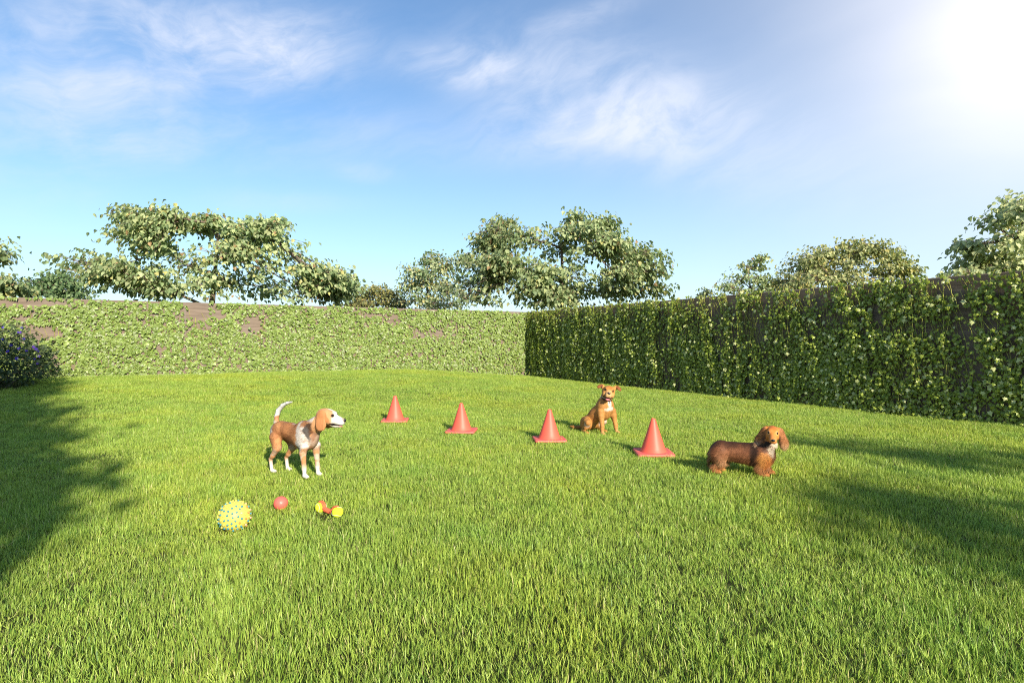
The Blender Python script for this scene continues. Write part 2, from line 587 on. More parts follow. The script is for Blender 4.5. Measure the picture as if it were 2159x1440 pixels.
def ivy_sunny():
    root = empty('ivy', (CRN[0], CRN[1], 0))
    tag(root, 'dense pale green ivy carpeting the long sunlit wall', 'ivy')
    base = np.array([CRN[0], CRN[1], 0])
    n = 27000
    t = rng.uniform(0.02, 19.5, n)
    z = rng.uniform(-0.05, WALL_TOP + 0.02, n)
    P0 = wall_xyz(DL, NL, t, 0 * t, z)
    cov = fbm(P0 * np.array([1, 1, 1.3]), 1.5, 3)
    bare = np.zeros(n)
    # bare patches of board: (photo x, y, half width px, half height px, strength)
    for (x, y, w, h, s) in [(430, 660, 42, 22, .62), (428, 692, 26, 20, .4), (540, 682, 16, 24, .5), (515, 690, 10, 20, .5), (60, 636, 60, 6, .8),
                            (85, 700, 28, 16, .85), (70, 650, 30, 12, .4), (40, 668, 20, 8, .45), (905, 700, 40, 12, .5), (830, 670, 16, 18, .4), (110, 755, 10, 6, .6),
                            (122, 757, 10, 10, .5), (340, 735, 8, 8, .5), (300, 650, 14, 6, .3), (880, 745, 30, 6, .35), (485, 770, 14, 6, .4),
                            (790, 662, 60, 5, .35), (960, 690, 30, 8, .3)]:
        tc = wall_t(DL, x)
        pc = wall_xyz(DL, NL, np.array([tc]), 0.0, np.array([0.0]))[0]
        zc = CAM_Z - (y - 720) * pc[1] / F
        wt = w * pc[1] / F * 1.2; hz = h * pc[1] / F
        bare = np.maximum(bare, s * np.exp(-(((t - tc) / wt) ** 2 + ((z - zc) / hz) ** 2) ** 1.5))
    top = sst(z, WALL_TOP - 0.12, WALL_TOP + 0.02) * 0.32
    keep = (cov + 0.42 * rng.random(n) - 0.16 - bare - top * (0.5 + 0.8 * (cov < 0.5))) > 0.24
    keep &= rng.random(n) > bare
    keep &= (np.abs(t - 10.96) > 0.03)
    t, z = t[keep], z[keep]
    n = len(t)
    depth = fbm(np.stack([t, z * 1.2, 0 * t], -1), 5.0, 2)
    off = 0.012 + 0.10 * depth * rng.random(n)
    z = np.maximum(z, 0.0) + 0.0
    P = wall_xyz(DL, NL, t, off, z)
    zgr = zg(P[:, 0], P[:, 1])
    P[:, 2] = np.maximum(P[:, 2], zgr + 0.04)
    N3 = np.array([NL[0], NL[1], 0.0]); D3 = np.array([DL[0], DL[1], 0.0])
    Nv = N3 + 0.55 * rng.normal(size=(n, 1)) * D3 + np.array([0, 0, 1]) * (0.55 + 0.45 * rng.normal(size=(n, 1)))
    Dv = np.array([0, 0, -1.0]) + 0.75 * rng.normal(size=(n, 1)) * D3 + N3 * (0.35 + 0.3 * rng.normal(size=(n, 1)))
    Sz = rng.uniform(0.054, 0.106, n)
    k = rng.random((n, 1))
    C = np.array([0.150, 0.225, 0.040]) * (1 - k) + np.array([0.27, 0.345, 0.088]) * k
    C *= rng.uniform(0.78, 1.12, (n, 1))
    pale = rng.random(n) < 0.06
    C[pale] = np.array([0.31, 0.35, 0.18])
    facing = np.clip((nrmz(Nv) @ N3), 0.05, 1)
    big = pick_largest(P, Sz, 300, facing)
    rest = np.setdiff1d(np.arange(n), big)
    V, Fs, Cv = scatter(IVY_T, IVY_F, P[rest] - base, Dv[rest], Nv[rest], Sz[rest], C[rest])
    o = link('foliage', mesh_np('foliage', V, [Fs], M['ivy_sun'], Cv, smooth=False), root)
    o['kind'] = 'stuff'
    leaf_parts(root, base, 'leaf', IVY_T, IVY_F, P[big], Dv[big], Nv[big], Sz[big], C[big], M['ivy_sun'])
    mb = MB()
    for i in range(150):
        tt = rng.uniform(0.1, 19.3); zz = 0.25; pts = []
        L = rng.uniform(0.8, 2.0)
        for q in range(9):
            pts.append(wall_xyz(DL, NL, tt, 0.016, min(zz, WALL_TOP - 0.02)) - base)
            tt += rng.normal() * 0.10; zz += L / 8
        mb.tube([tuple(p) for p in pts], 0.006, 3, cap=False)
    s = mb.build('stem', M['vine'], root)
    s['kind'] = 'stuff'


def ivy_shady():
    root = empty('ivy', (CRN[0], CRN[1], 0))
    tag(root, 'dark green ivy with trailing stems on the shaded wall behind the dogs', 'ivy')
    base = np.array([CRN[0], CRN[1], 0])
    D3 = np.array([DR[0], DR[1], 0.0]); N3 = np.array([NR[0], NR[1], 0.0])
    mb = MB()
    LP, LD, LN = [], [], []
    ts = rng.uniform(0.05, 19.5, 1150)
    for t0 in ts:
        up = rng.random() < 0.56
        zz = -0.05 if up else rng.choice([rng.uniform(1.0, WALL_TOP), WALL_TOP + 0.04])
        L = (rng.uniform(1.1, 2.9) if up else rng.uniform(0.8, 2.0))
        sgn = 1 if up else -1
        drift = rng.normal() * 0.22 + (0.16 if not up else -0.2)
        tt, off = t0, 0.03 + 0.07 * rng.random()
        pts, st = [], max(6, int(L / 0.11))
        for q in range(st):
            zq = zz + sgn * L * q / (st - 1)
            if zq < -0.05 or (up and zq > WALL_TOP + 0.01): break
            if zq > WALL_TOP + 0.05: continue
            if abs(tt - 9.28) < 0.05: tt += 0.05
            pts.append(wall_xyz(DR, NR, tt, off, zq))
            tt += drift * L / st + rng.normal() * 0.022
            off = float(np.clip(off + rng.normal() * 0.014, 0.015, 0.16))
        if len(pts) < 3: continue
        pts = np.array(pts)
        mb.tube([tuple(p - base) for p in pts], list(np.linspace(0.0065, 0.0035, len(pts))), 3, cap=False)
        seg = np.linalg.norm(np.diff(pts, axis=0), axis=1).sum()
        nl = int(seg / 0.026)
        u = np.sort(rng.random(nl)) * (len(pts) - 1.001)
        i0 = u.astype(int); fr = (u - i0)[:, None]
        pp = pts[i0] * (1 - fr) + pts[i0 + 1] * fr
        LP.append(pp)
    P = np.concatenate(LP)
    n = len(P)
    t = (P[:, :2] - CRN) @ DR
    z = P[:, 2]
    cov = fbm(np.stack([t, z * 1.6, 0 * t], -1), 0.85, 3)
    # leaves thin out in bare patches, mostly high on the wall
    bare = np.zeros(n)
    for (x, y, w, h, s) in [(1500, 640, 60, 14, .6), (1470, 690, 24, 28, .5), (1590, 665, 36, 32, .9), (1680, 640, 70, 20, .65), (1760, 675, 60, 28, .55), (1870, 670, 70, 22, .5),
                            (1930, 690, 90, 24, .7), (2000, 610, 60, 18, .9), (2060, 660, 40, 30, .5), (1910, 780, 60, 26, .75), (2030, 780, 50, 40, .6),
                            (1930, 840, 60, 14, .7), (2080, 850, 40, 18, .5), (1425, 800, 8, 18, .5), (1300, 680, 60, 14, .3), (1200, 665, 30, 10, .4)]:
        tc = wall_t(DR, x)
        pc = wall_xyz(DR, NR, np.array([tc]), 0.0, np.array([0.0]))[0]
        zc = CAM_Z - (y - 720) * pc[1] / F
        wt = w * pc[1] / F * 1.15; hz = h * pc[1] / F
        bare = np.maximum(bare, s * np.exp(-(((t - tc) / wt) ** 2 + ((z - zc) / hz) ** 2) ** 1.3))
    keep = (cov * 1.35 - .15 + 0.45 * rng.random(n) - 0.26) > 0.26
    keep &= rng.random(n) > np.clip(bare * 1.15, 0, .97)
    keep &= (np.abs(t - 9.28) > 0.03)
    keep &= z > -0.02
    P = P[keep]; n = len(P)
    off = rng.uniform(0.0, 0.09, (n, 1))
    P = P + N3 * off + D3 * rng.normal(size=(n, 1)) * 0.035 + np.array([0, 0, 1]) * rng.normal(size=(n, 1)) * 0.025
    P[:, 2] = np.maximum(P[:, 2], zg(P[:, 0], P[:, 1]) + 0.03)
    Nv = N3 + 0.55 * rng.normal(size=(n, 1)) * D3 + np.array([0, 0, 1]) * (0.25 + 0.4 * rng.normal(size=(n, 1)))
    Dv = np.array([0, 0, -1.0]) + 0.55 * rng.normal(size=(n, 1)) * D3 + N3 * (0.25 + 0.3 * rng.normal(size=(n, 1)))
    Sz = rng.uniform(0.034, 0.070, n)
    k = rng.random((n, 1))
    C = np.array([0.135, 0.195, 0.018]) * (1 - k) + np.array([0.34, 0.40, 0.060]) * k
    C *= rng.uniform(0.8, 1.15, (n, 1))
    pale = rng.random(n) < 0.085
    C[pale] = np.array([0.58, 0.60, 0.26]) * rng.uniform(0.8, 1.15, (pale.sum(), 1))
    Sz[pale] *= 1.3
    facing = np.clip((nrmz(Nv) @ N3), 0.05, 1) * (0.4 + 0.6 * off[:, 0] / 0.09)
    big = pick_largest(P, Sz, 300, facing)
    rest = np.setdiff1d(np.arange(n), big)
    V, Fs, Cv = scatter(IVY_T, IVY_F, P[rest] - base, Dv[rest], Nv[rest], Sz[rest], C[rest])
    o = link('foliage', mesh_np('foliage', V, [Fs], M['ivy_shade'], Cv, smooth=False), root)
    o['kind'] = 'stuff'
    leaf_parts(root, base, 'leaf', IVY_T, IVY_F, P[big], Dv[big], Nv[big], Sz[big], C[big], M['ivy_shade'])
    s = mb.build('stem', M['vine'], root)
    s['kind'] = 'stuff'
    print('shady ivy leaves', n)


ivy_sunny()
ivy_shady()


# ------------------------------------------------------------------ trees
def bez(a, b, c, d, n):
    u = np.linspace(0, 1, n)[:, None]
    return (1 - u) ** 3 * a + 3 * (1 - u) ** 2 * u * b + 3 * (1 - u) * u * u * c + u ** 3 * d


def make_tree(name, base, pads, label, group, leaf=0.17, per=230, seed=1, fork=0.35, trunk_r=0.14, cols=None, parts=0, crown_name='crown', twig=1.0, clus=9):
    """base (x,y); pads: crown clumps (dx, dy, z, rx, ry, rz) about the trunk. Trunk and limbs run to every clump, twigs into it,
    and sprays of drooping heart-shaped leaves hang at the twig ends."""
    g = np.random.default_rng(seed)
    bz = zg1(*base)
    B = np.array([base[0], base[1], bz])
    root = empty(name, tuple(B))
    tag(root, label, 'tree', group)
    pads = np.array(pads, float)
    ztop = (pads[:, 2] + pads[:, 5]).max()
    zlow = (pads[:, 2]).min()
    fk = np.array([0, 0, max(0.5, fork * ztop)])
    mb = MB()
    # trunk
    w = g.normal(size=3) * 0.06
    tr = bez(np.array([0, 0, -0.2]), np.array([w[0], w[1], fk[2] * .3]), np.array([w[1], w[2], fk[2] * .7]), fk, 7)
    mb.tube([tuple(p) for p in tr], list(np.linspace(trunk_r * 1.35, trunk_r, 7)), 8)
    lead = np.array([g.normal() * .15, g.normal() * .15, ztop * 0.86])
    ld = bez(fk, fk * np.array([1, 1, 1.3]), lead * np.array([1, 1, .8]), lead, 8)
    mb.tube([tuple(p) for p in ld], list(np.linspace(trunk_r * .8, trunk_r * .15, 8)), 7)
    tips, tdir = [], []
    stem_pts = np.concatenate([tr[4:], ld[1:]])
    cen = pads[:, :3]
    order = np.argsort(np.linalg.norm(cen[:, None] - stem_pts[None], axis=2).min(1))
    parent, reach = {}, {}
    done = []
    for i in order:
        c = cen[i]
        ds = np.linalg.norm(stem_pts - c, axis=1) + np.maximum(0, stem_pts[:, 2] - c[2] + .35 * np.hypot(c[0], c[1])) * 1.2
        best, who = ds.min(), ('stem', int(ds.argmin()))
        for q in done:
            dq = np.linalg.norm(cen[q] - c) + .35 * reach[q] + max(0, np.linalg.norm(cen[q][:2]) - np.linalg.norm(c[:2])) * 2
            if dq < best: best, who = dq, ('pad', q)
        parent[i] = who
        reach[i] = (reach[who[1]] if who[0] == 'pad' else 0) + best
        done.append(i)
    load = {i: 1 for i in order}
    for i in order[::-1]:
        if parent[i][0] == 'pad': load[parent[i][1]] += load[i]
    limb = {}
    for i in order:
        c = cen[i]; rr = pads[i, 3:6]; dx, dy = c[0], c[1]
        s = stem_pts[parent[i][1]] if parent[i][0] == 'stem' else limb[parent[i][1]][6]
        ln = np.linalg.norm(c - s)
        m1 = s + (c - s) * .35 + np.array([0, 0, .05 * ln]) + g.normal(size=3) * .09 * ln
        m2 = s + (c - s) * .70 + np.array([0, 0, .10 * ln]) + g.normal(size=3) * .08 * ln
        lb = bez(s, m1, m2, c, 8); limb[i] = lb
        ra = min(trunk_r * .6, .017 * math.sqrt(load[i]) + .006); rb = max(.009, ra * .55)
        mb.tube([tuple(p) for p in lb], list(np.linspace(ra, rb, 8)), 5)
        nt = max(6, int(per * 1.65 / clus))
        dirs = nrmz(g.normal(size=(nt, 3)) * np.array([1, 1, 0.8]) + np.array([0, 0, 0.35]))
        rad = g.uniform(0.1, 1.25, (nt, 1)) ** 0.7
        tp = c + dirs * rr * rad
        for q in range(nt):
            if q % 2 == 0 or rad[q] > .8:
                st = lb[g.integers(4, 8)]
                md = (st + tp[q]) / 2 + np.array([0, 0, 0.06]) + g.normal(size=3) * 0.05
                mb.tube([tuple(st), tuple(md), tuple(tp[q])], [0.013 * twig, 0.009 * twig, 0.005], 3, cap=False)
        tips.append(tp); tdir.append(nrmz(tp - c + np.array([dx, dy, 0]) * 0.35 + g.normal(size=tp.shape) * .2))
    tips = np.concatenate(tips); tdir = np.concatenate(tdir)
    # sprays of leaves
    n = len(tips) * clus
    ti = np.repeat(np.arange(len(tips)), clus)
    out = tdir[ti] * np.array([1, 1, 0.4])
    rnd = g.normal(size=(n, 3))
    along = g.uniform(-1.2, 0.7, (n, 1))
    P = tips[ti] + nrmz(out) * along * leaf * 1.6 + rnd * leaf * np.array([.75, .75, .45])
    Dv = nrmz(out * 0.7 + g.normal(size=(n, 3)) * .65) + np.array([0, 0, -1.0])
    Nv = np.array([0, 0, 1.0]) + 0.55 * out + g.normal(size=(n, 3)) * 0.42
    Sz = leaf * g.uniform(0.58, 1.05, n)
    cols = cols if cols is not None else [((0.20, 0.275, 0.12), .40), ((0.37, 0.43, 0.205), .52), ((0.48, 0.46, 0.17), .055), ((0.34, 0.23, 0.11), .025)]
    pr = np.array([c[1] for c in cols]); pr = pr / pr.sum()
    ci = g.choice(len(cols), n, p=pr)
    C = np.array([c[0] for c in cols])[ci] * g.uniform(0.75, 1.2, (n, 1))
    keep = P[:, 2] > 0.4
    P, Dv, Nv, Sz, C = P[keep], Dv[keep], Nv[keep], Sz[keep], C[keep]
    n = len(P)
    mb.build('trunk', M['bark'], root)
    W = P + B
    if parts:
        vis = W[:, 2] > (WALL_TOP - CAM_Z) * W[:, 1] / 18.0 + CAM_Z
        # leaves on the near side of the crown, not buried in it
        nb = -(P[:, 1]) - P[:, 1].min() * 0
        sc = np.where(vis, Sz / leaf + 0.55 * (nb - nb.min()) / (np.ptp(nb) + 1e-6), 0.01)
        x, y, ok = in_frame(W, 4)
        sc = np.where(ok, sc, 0)
        big = np.argsort(-sc)[:parts]
    else:
        big = np.array([], int)
    rest = np.setdiff1d(np.arange(n), big)
    V, Fs, Cv = scatter(TL_T, TL_F, P[rest], Dv[rest], Nv[rest], Sz[rest], C[rest])
    o = link(crown_name, mesh_np('crown', V, [Fs], M['tree_leaf'], Cv, smooth=False), root)
    o['kind'] = 'stuff'
    if len(big):
        leaf_parts(root, np.zeros(3), 'leaf', TL_T, TL_F, P[big], Dv[big], Nv[big], Sz[big], C[big], M['tree_leaf'])
    return root


def padlist(base, items, seed, deep=0.75, fill=0):
    """crown clumps given by where they show in the photograph, set at varied depth about the trunk: (x, y, half-width, half-height [, depth])"""
    g = np.random.default_rng(seed)
    out = []
    bx, by = base
    items = list(items)
    for _ in range(fill):          # smaller clumps between neighbouring ones, so the crown closes up
        a = items[g.integers(len(items))]
        near = sorted(items, key=lambda q: math.hypot(q[0] - a[0], (q[1] - a[1]) * 1.5))[1:5]
        b_ = near[g.integers(len(near))]
        items.append(((a[0] + b_[0]) / 2 + g.normal() * 6, (a[1] + b_[1]) / 2 + g.normal() * 5, 30, 20, g.uniform(-1.4, .8)))
    bz = zg1(bx, by)
    for it in items:
        x, y, w, h = it[:4]
        dy = it[4] if len(it) > 4 else g.uniform(-1, 1) * deep
        Y = by + dy
        out.append(((x - 1079.5) / F * Y - bx, dy, CAM_Z + (717 - y) / F * Y - bz, 1.15 * w / F * Y, max(w, h) / F * Y, 1.3 * h / F * Y))
    return out


def at(x, Y):
    return ((x - 1079.5) / F * Y, Y)


G1 = 'trees beyond the garden walls'
b = at(445, 21.0)
make_tree('garden_tree', b, padlist(b, [
    (300, 462, 62, 26, -.3), (262, 450, 22, 18, .2), (345, 452, 24, 20, -.6), (255, 490, 36, 18, .5), (310, 492, 50, 20, .1), (420, 470, 30, 14, .2), (452, 465, 12, 8, -.3),
    (560, 490, 48, 24, -.4), (520, 515, 50, 24, .5), (590, 470, 16, 10, .3), (600, 525, 40, 26, -.8),
    (180, 550, 50, 18, -.5), (240, 560, 70, 26, .4), (205, 585, 60, 22, -1), (300, 575, 60, 26, -1), (330, 525, 40, 20, .8), (280, 605, 60, 24, .6),
    (400, 560, 50, 28, .2), (470, 540, 50, 30, -.9), (420, 600, 50, 24, -1.2), (500, 595, 60, 26, .3), (570, 570, 60, 28, -1.1), (640, 560, 50, 26, .2),
    (690, 590, 48, 24, -.4), (730, 600, 26, 16, .4), (650, 615, 60, 24, -.9), (350, 615, 60, 22, -.3), (580, 615, 50, 22, .8), (710, 625, 40, 18, .1), (500, 480, 20, 12, -.1)],
    11, 1.2, 44), 'broad spreading tree with drooping heart-shaped leaves behind the sunlit wall', G1, leaf=0.185, per=150, seed=21, parts=300, trunk_r=0.16, fork=.30)
b = at(1190, 22.5)
make_tree('garden_tree', b, padlist(b, [
    (1045, 495, 38, 24, -.4), (1060, 470, 22, 12, .3), (1030, 520, 28, 16, .2), (1130, 510, 50, 24, .3), (1215, 460, 26, 16, -.2), (1222, 490, 50, 24, -.6), (1285, 470, 18, 10, .3),
    (1275, 500, 44, 28, .4), (1180, 525, 50, 26, .8), (1250, 535, 60, 26, -.8), (1320, 530, 40, 20, .6), (1370, 540, 40, 18, -.2), (1385, 575, 30, 26, -.5),
    (1340, 575, 48, 24, .4), (1300, 580, 44, 24, -1), (1010, 560, 56, 26, -.2), (1075, 560, 50, 28, -1), (1130, 575, 46, 26, .2), (1195, 580, 40, 22, -.9),
    (985, 600, 50, 26, .5), (1050, 605, 56, 26, -.6), (1120, 615, 50, 20, -.9), (1230, 610, 44, 20, .9), (1290, 620, 40, 16, .2), (1390, 610, 20, 14, .1),
    (985, 630, 50, 22, -.8), (1170, 635, 60, 14, .1), (1340, 615, 34, 16, .7)],
    12, 1.2, 42), 'tall spreading tree rising behind the corner where the two walls meet', G1, leaf=0.185, per=150, seed=22, parts=300, trunk_r=0.17, fork=.26)
b = at(2150, 15.0)
make_tree('garden_tree', b, padlist(b, [
    (2140, 440, 44, 22, -.2), (2110, 465, 36, 18, .3), (2180, 430, 40, 24, .2), (2080, 520, 46, 15, -.3), (2040, 516, 22, 9, .1), (2150, 500, 46, 28, -.5), (2130, 540, 50, 22, .3),
    (2060, 565, 40, 10, .2), (2110, 575, 40, 16, -.4), (2180, 555, 50, 26, .2), (2250, 480, 70, 50, .1), (2330, 520, 70, 40, -.4), (2260, 560, 70, 30, .5), (2020, 577, 18, 5, -.2)],
    13, .7, 6), 'haze-paled green tree at the edge of the frame above the shaded wall', G1, leaf=0.15, per=150, cols=[((0.30, 0.36, 0.17), .45), ((0.50, 0.54, 0.27), .5), ((0.56, 0.50, 0.2), .05)], seed=23, parts=220, trunk_r=0.11, fork=.3)  # leaf colours lightened to paint in the haze over this tree
b = at(1790, 24.0)
make_tree('garden_tree', b, padlist(b, [
    (1790, 520, 26, 12), (1740, 535, 36, 15), (1700, 560, 46, 20), (1850, 530, 34, 16), (1890, 545, 26, 18), (1915, 570, 20, 10), (1800, 555, 60, 22, -.4), (1720, 590, 60, 18, -.8),
    (1870, 580, 40, 18, -.2), (1790, 590, 60, 22, -.9), (1660, 590, 36, 14, .2), (1640, 602, 26, 8)],
    14, 1.0, 8), 'rounded yellow-green tree showing above the middle of the shaded wall', G1, leaf=0.16, per=210, seed=24, trunk_r=0.13,
    cols=[((0.22, 0.26, 0.10), .4), ((0.40, 0.42, 0.18), .45), ((0.50, 0.44, 0.14), .15)])
b = at(1594, 25.0)
make_tree('garden_tree', b, padlist(b, [
    (1605, 548, 18, 12), (1585, 565, 26, 10), (1550, 590, 34, 14, .3), (1530, 605, 20, 10), (1600, 585, 22, 8, -.3), (1570, 612, 40, 10, -.5), (1612, 605, 14, 10)],
    15, .6), 'slender young tree with an airy crown over the shaded wall', G1, leaf=0.15, per=110, seed=25, trunk_r=0.09, fork=.5)
b = at(1488, 26.0)
make_tree('garden_tree', b, padlist(b, [(1488, 614, 13, 7), (1480, 624, 16, 5), (1496, 628, 18, 6), (1488, 650, 30, 18)], 16, .3),
          'small treetop sprig just peeping over the shaded wall', G1, leaf=0.14, per=60, seed=26, trunk_r=0.06, fork=.5)
b = at(905, 29.0)
make_tree('garden_tree', b, padlist(b, [
    (915, 550, 28, 16), (880, 575, 34, 18), (945, 565, 30, 18), (905, 590, 50, 22, -.6), (870, 605, 34, 20, -.5), (950, 610, 44, 24, .3), (900, 635, 50, 18, -.4), (930, 640, 60, 16, .5), (985, 545, 16, 10, .3)],
    17, 1.0), 'mid-sized silvery green tree left of the tall corner tree', G1, leaf=0.17, per=240, seed=27, trunk_r=0.12,
    cols=[((0.16, 0.23, 0.10), .45), ((0.33, 0.37, 0.19), .45), ((0.42, 0.36, 0.14), .1)])
b = at(790, 31.0)
make_tree('garden_tree', b, padlist(b, [
    (790, 615, 30, 14), (760, 625, 28, 12), (825, 622, 26, 14), (790, 640, 50, 14, -.5), (840, 640, 24, 10), (750, 640, 24, 8)],
    18, .8), 'low bushy yellowish tree between the two largest trees', G1, leaf=0.16, per=280, seed=28, trunk_r=0.1,
    cols=[((0.16, 0.18, 0.06), .5), ((0.30, 0.29, 0.10), .45), ((0.36, 0.26, 0.08), .05)])
b = at(120, 26.0)
make_tree('garden_tree', b, padlist(b, [
    (120, 585, 34, 12), (85, 598, 30, 14), (150, 600, 34, 14), (110, 615, 56, 14, -.4), (60, 612, 24, 10), (160, 620, 40, 10)],
    19, .8), 'dark dense low tree at the far end of the sunlit wall', G1, leaf=0.17, per=240, seed=29, trunk_r=0.12,
    cols=[((0.10, 0.17, 0.065), .65), ((0.19, 0.27, 0.11), .35)])
b = at(-90, 19.0)
make_tree('garden_tree', b, padlist(b, [
    (-5, 540, 26, 12, -.2), (-60, 520, 60, 30, .3), (-130, 480, 70, 36, 0), (10, 595, 32, 14, -.3), (-40, 600, 50, 22, .3), (-130, 570, 70, 34, -.6), (-200, 540, 60, 34, .2), (25, 612, 24, 8, .1)],
    20, .9), 'tree mostly out of frame at the left edge with branches reaching in', G1, leaf=0.17, per=190, seed=30, trunk_r=0.13)

# the two trees behind the viewpoint whose shade falls on the lawn
gA = np.random.default_rng(51)
e1 = np.array([-SUN_H[0], -SUN_H[1]]); u1 = np.array([-SUN_H[1], SUN_H[0]])


def us(u, s):
    return u * u1 + s * e1


pa = []
UA, SA = -3.9, -6.4
for (u0, u1_, s_, n_) in [(-3.6, -2.05, 3.7, 10), (-4.0, -1.85, 4.5, 15), (-4.2, -1.65, 5.4, 16), (-4.4, -1.6, 6.2, 16), (-4.6, -1.8, 7.1, 15), (-5.0, -2.15, 8.2, 13), (-5.2, -2.3, 9.4, 12),
                          (-5.4, -2.8, 10.7, 10), (-5.6, -2.8, 12.0, 10), (-5.7, -3.3, 13.4, 9), (-5.6, -3.5, 14.8, 7), (-5.3, -3.5, 16.2, 5), (-5.0, -4.0, 17.4, 3)]:
    for q in range(n_):
        u = u0 + (u1_ - u0) * (q / (n_ - 1))
        rad = math.sqrt(max(.2, 7.5 - (u - UA) ** 2)) * .6
        ds = gA.uniform(-rad, rad)
        z = (s_ + gA.uniform(-.3, .3) - SA - ds) * math.tan(SUN_EL)
        c = us(u - UA, ds)
        pa.append((c[0], c[1], z, .58, .58, .42))
make_tree('shade_tree', tuple(us(UA, SA)), pa, 'tall dense tree behind the viewpoint shading the left of the lawn', 'trees behind the viewpoint', leaf=0.27, per=130, seed=41, trunk_r=.25, clus=7)
pb = []
U0, S0 = 5.9, -11.0
for (u, s_, n_) in [(4.05, 1.9, 3), (4.4, 2.6, 3), (4.7, 3.2, 2), (5.1, 2.2, 3), (4.9, 1.4, 2), (6.8, 4.9, 2), (7.0, 4.0, 3), (7.2, 3.1, 2), (7.9, 3.2, 2), (8.6, 2.6, 2)]:
    for q in range(n_):
        ds = gA.uniform(-1.6, 1.6)
        z = (s_ + gA.uniform(-.3, .3) - S0 - ds) * math.tan(SUN_EL)
        c = us(u + gA.uniform(-.25, .25) - U0, ds)
        pb.append((c[0], c[1], z, .55, .55, .28))
make_tree('shade_tree', tuple(us(U0, S0)), pb, 'open-crowned tree behind the viewpoint shading the right of the lawn', 'trees behind the viewpoint', leaf=0.20, per=15, seed=42, trunk_r=.2, clus=7)


# ------------------------------------------------------------------ flowering shrub at the left
def shrub():
    cx, cy = -11.3, 12.0
    bz = zg1(cx, cy)
    root = empty('flowering_shrub', (cx, cy, bz))
    tag(root, 'shaded dark leafy shrub dotted with violet flowers against the sunlit wall', 'shrub')
    g = np.random.default_rng(61)
    n = 9000
    pads = [(0, 0, .72, 1.55, 1.6, .70), (.3, -1.3, .62, 1.15, 1.3, .62), (-.6, .6, .85, 1.3, 1.2, .72), (-.3, -2.4, .55, 1.3, 1.4, .6), (.55, .35, .5, 1.0, .9, .48),
            (-1.4, -.6, .8, 1.3, 1.5, .75)]
    P, O = [], []
    for (x, y, z, rx, ry, rz) in pads:
        d = nrmz(g.normal(size=(n // len(pads), 3)))
        r = g.uniform(.5, 1.05, (len(d), 1)) ** .5
        lump = 0.84 + 0.32 * fbm(d * 2.2 + x, 1.6, 2)[:, None]
        P.append(np.array([x, y, z]) + d * np.array([rx, ry, rz]) * r * lump); O.append(d)
    P = np.concatenate(P); O = np.concatenate(O)
    k = P[:, 2] > 0.02
    P, O = P[k], O[k]; n = len(P)
    Dv = O * np.array([1, 1, .7]) + g.normal(size=(n, 3)) * .6 + np.array([0, 0, .15])
    Nv = O + np.array([0, 0, .8]) + g.normal(size=(n, 3)) * .5
    Sz = g.uniform(.06, .12, n)
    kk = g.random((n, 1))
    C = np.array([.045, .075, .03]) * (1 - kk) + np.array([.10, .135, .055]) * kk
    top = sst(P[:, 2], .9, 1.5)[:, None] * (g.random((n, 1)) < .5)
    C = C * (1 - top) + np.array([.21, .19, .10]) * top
    tv = SL_T * np.array([1.3, 1, 1])
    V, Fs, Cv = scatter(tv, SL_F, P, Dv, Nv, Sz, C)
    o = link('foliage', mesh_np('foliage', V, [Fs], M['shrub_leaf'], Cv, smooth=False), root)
    o['kind'] = 'stuff'
    mb = MB()
    for q in range(46):
        x, y, z, rx, ry, rz = pads[q % len(pads)]
        d = nrmz(g.normal(size=3) + np.array([0, 0, .8]))
        e = np.array([x, y, z]) + d * np.array([rx, ry, rz]) * .95
        s = np.array([x * .7 + g.normal() * .15, y * .8 + g.normal() * .15, -.05])
        m = (s + e) / 2 + g.normal(size=3) * .1
        mb.tube([tuple(s), tuple(m), tuple(e)], [.014, .009, .004], 4, cap=False)
    st = mb.build('stem', M['bark'], root)
    st['kind'] = 'stuff'
    # violet flowers, five petals each
    FV, FF = [(0, 0, 0.0)], []
    for q in range(5):
        a = 2 * math.pi * q / 5
        for (da, r, z) in ((-.35, .75, .12), (0, 1.0, .16), (.35, .75, .12)):
            FV.append((r * math.cos(a + da), r * math.sin(a + da), z))
        FF += [(0, 1 + 3 * q, 2 + 3 * q), (0, 2 + 3 * q, 3 + 3 * q)]
    fm = [mesh_np('flower', np.array(FV), [np.array(FF)], M['petal'], np.repeat(np.array([c]), len(FV), 0), smooth=False)
          for c in ((.10, .03, .62), (.16, .05, .55), (.07, .03, .45))]
    spots = [(4, 723), (52, 706), (55, 715), (42, 702), (70, 724), (77, 728), (64, 737), (70, 737), (22, 745), (14, 749), (44, 746), (92, 746), (41, 764), (86, 755), (81, 742), (26, 726), (58, 686), (50, 685), (6, 684), (87, 761), (84, 757), (50, 738)]
    for i, (x, y) in enumerate(spots):
        # set each flower on the outermost leaf near that line of sight
        W = P + np.array([cx, cy, bz])
        X = 1079.5 + F * W[:, 0] / W[:, 1]; Yp = 720 - F * (W[:, 2] - CAM_Z) / W[:, 1]
        dd = np.hypot(X - x, Yp - y)
        near = np.where(dd < 10)[0]
        if not len(near): continue
        j = near[np.argmin(W[near, 1])]
        o = link('flower', fm[i % 3], root)
        nrm = Vector((0.45, -0.8, 0.35)) + Vector(g.normal(size=3) * .25)
        o.rotation_euler = nrm.to_track_quat('Z', 'Y').to_euler()
        o.location = Vector(P[j]) + nrm.normalized() * 0.06
        s = g.uniform(.022, .037)
        o.scale = (s, s, s)


shrub()

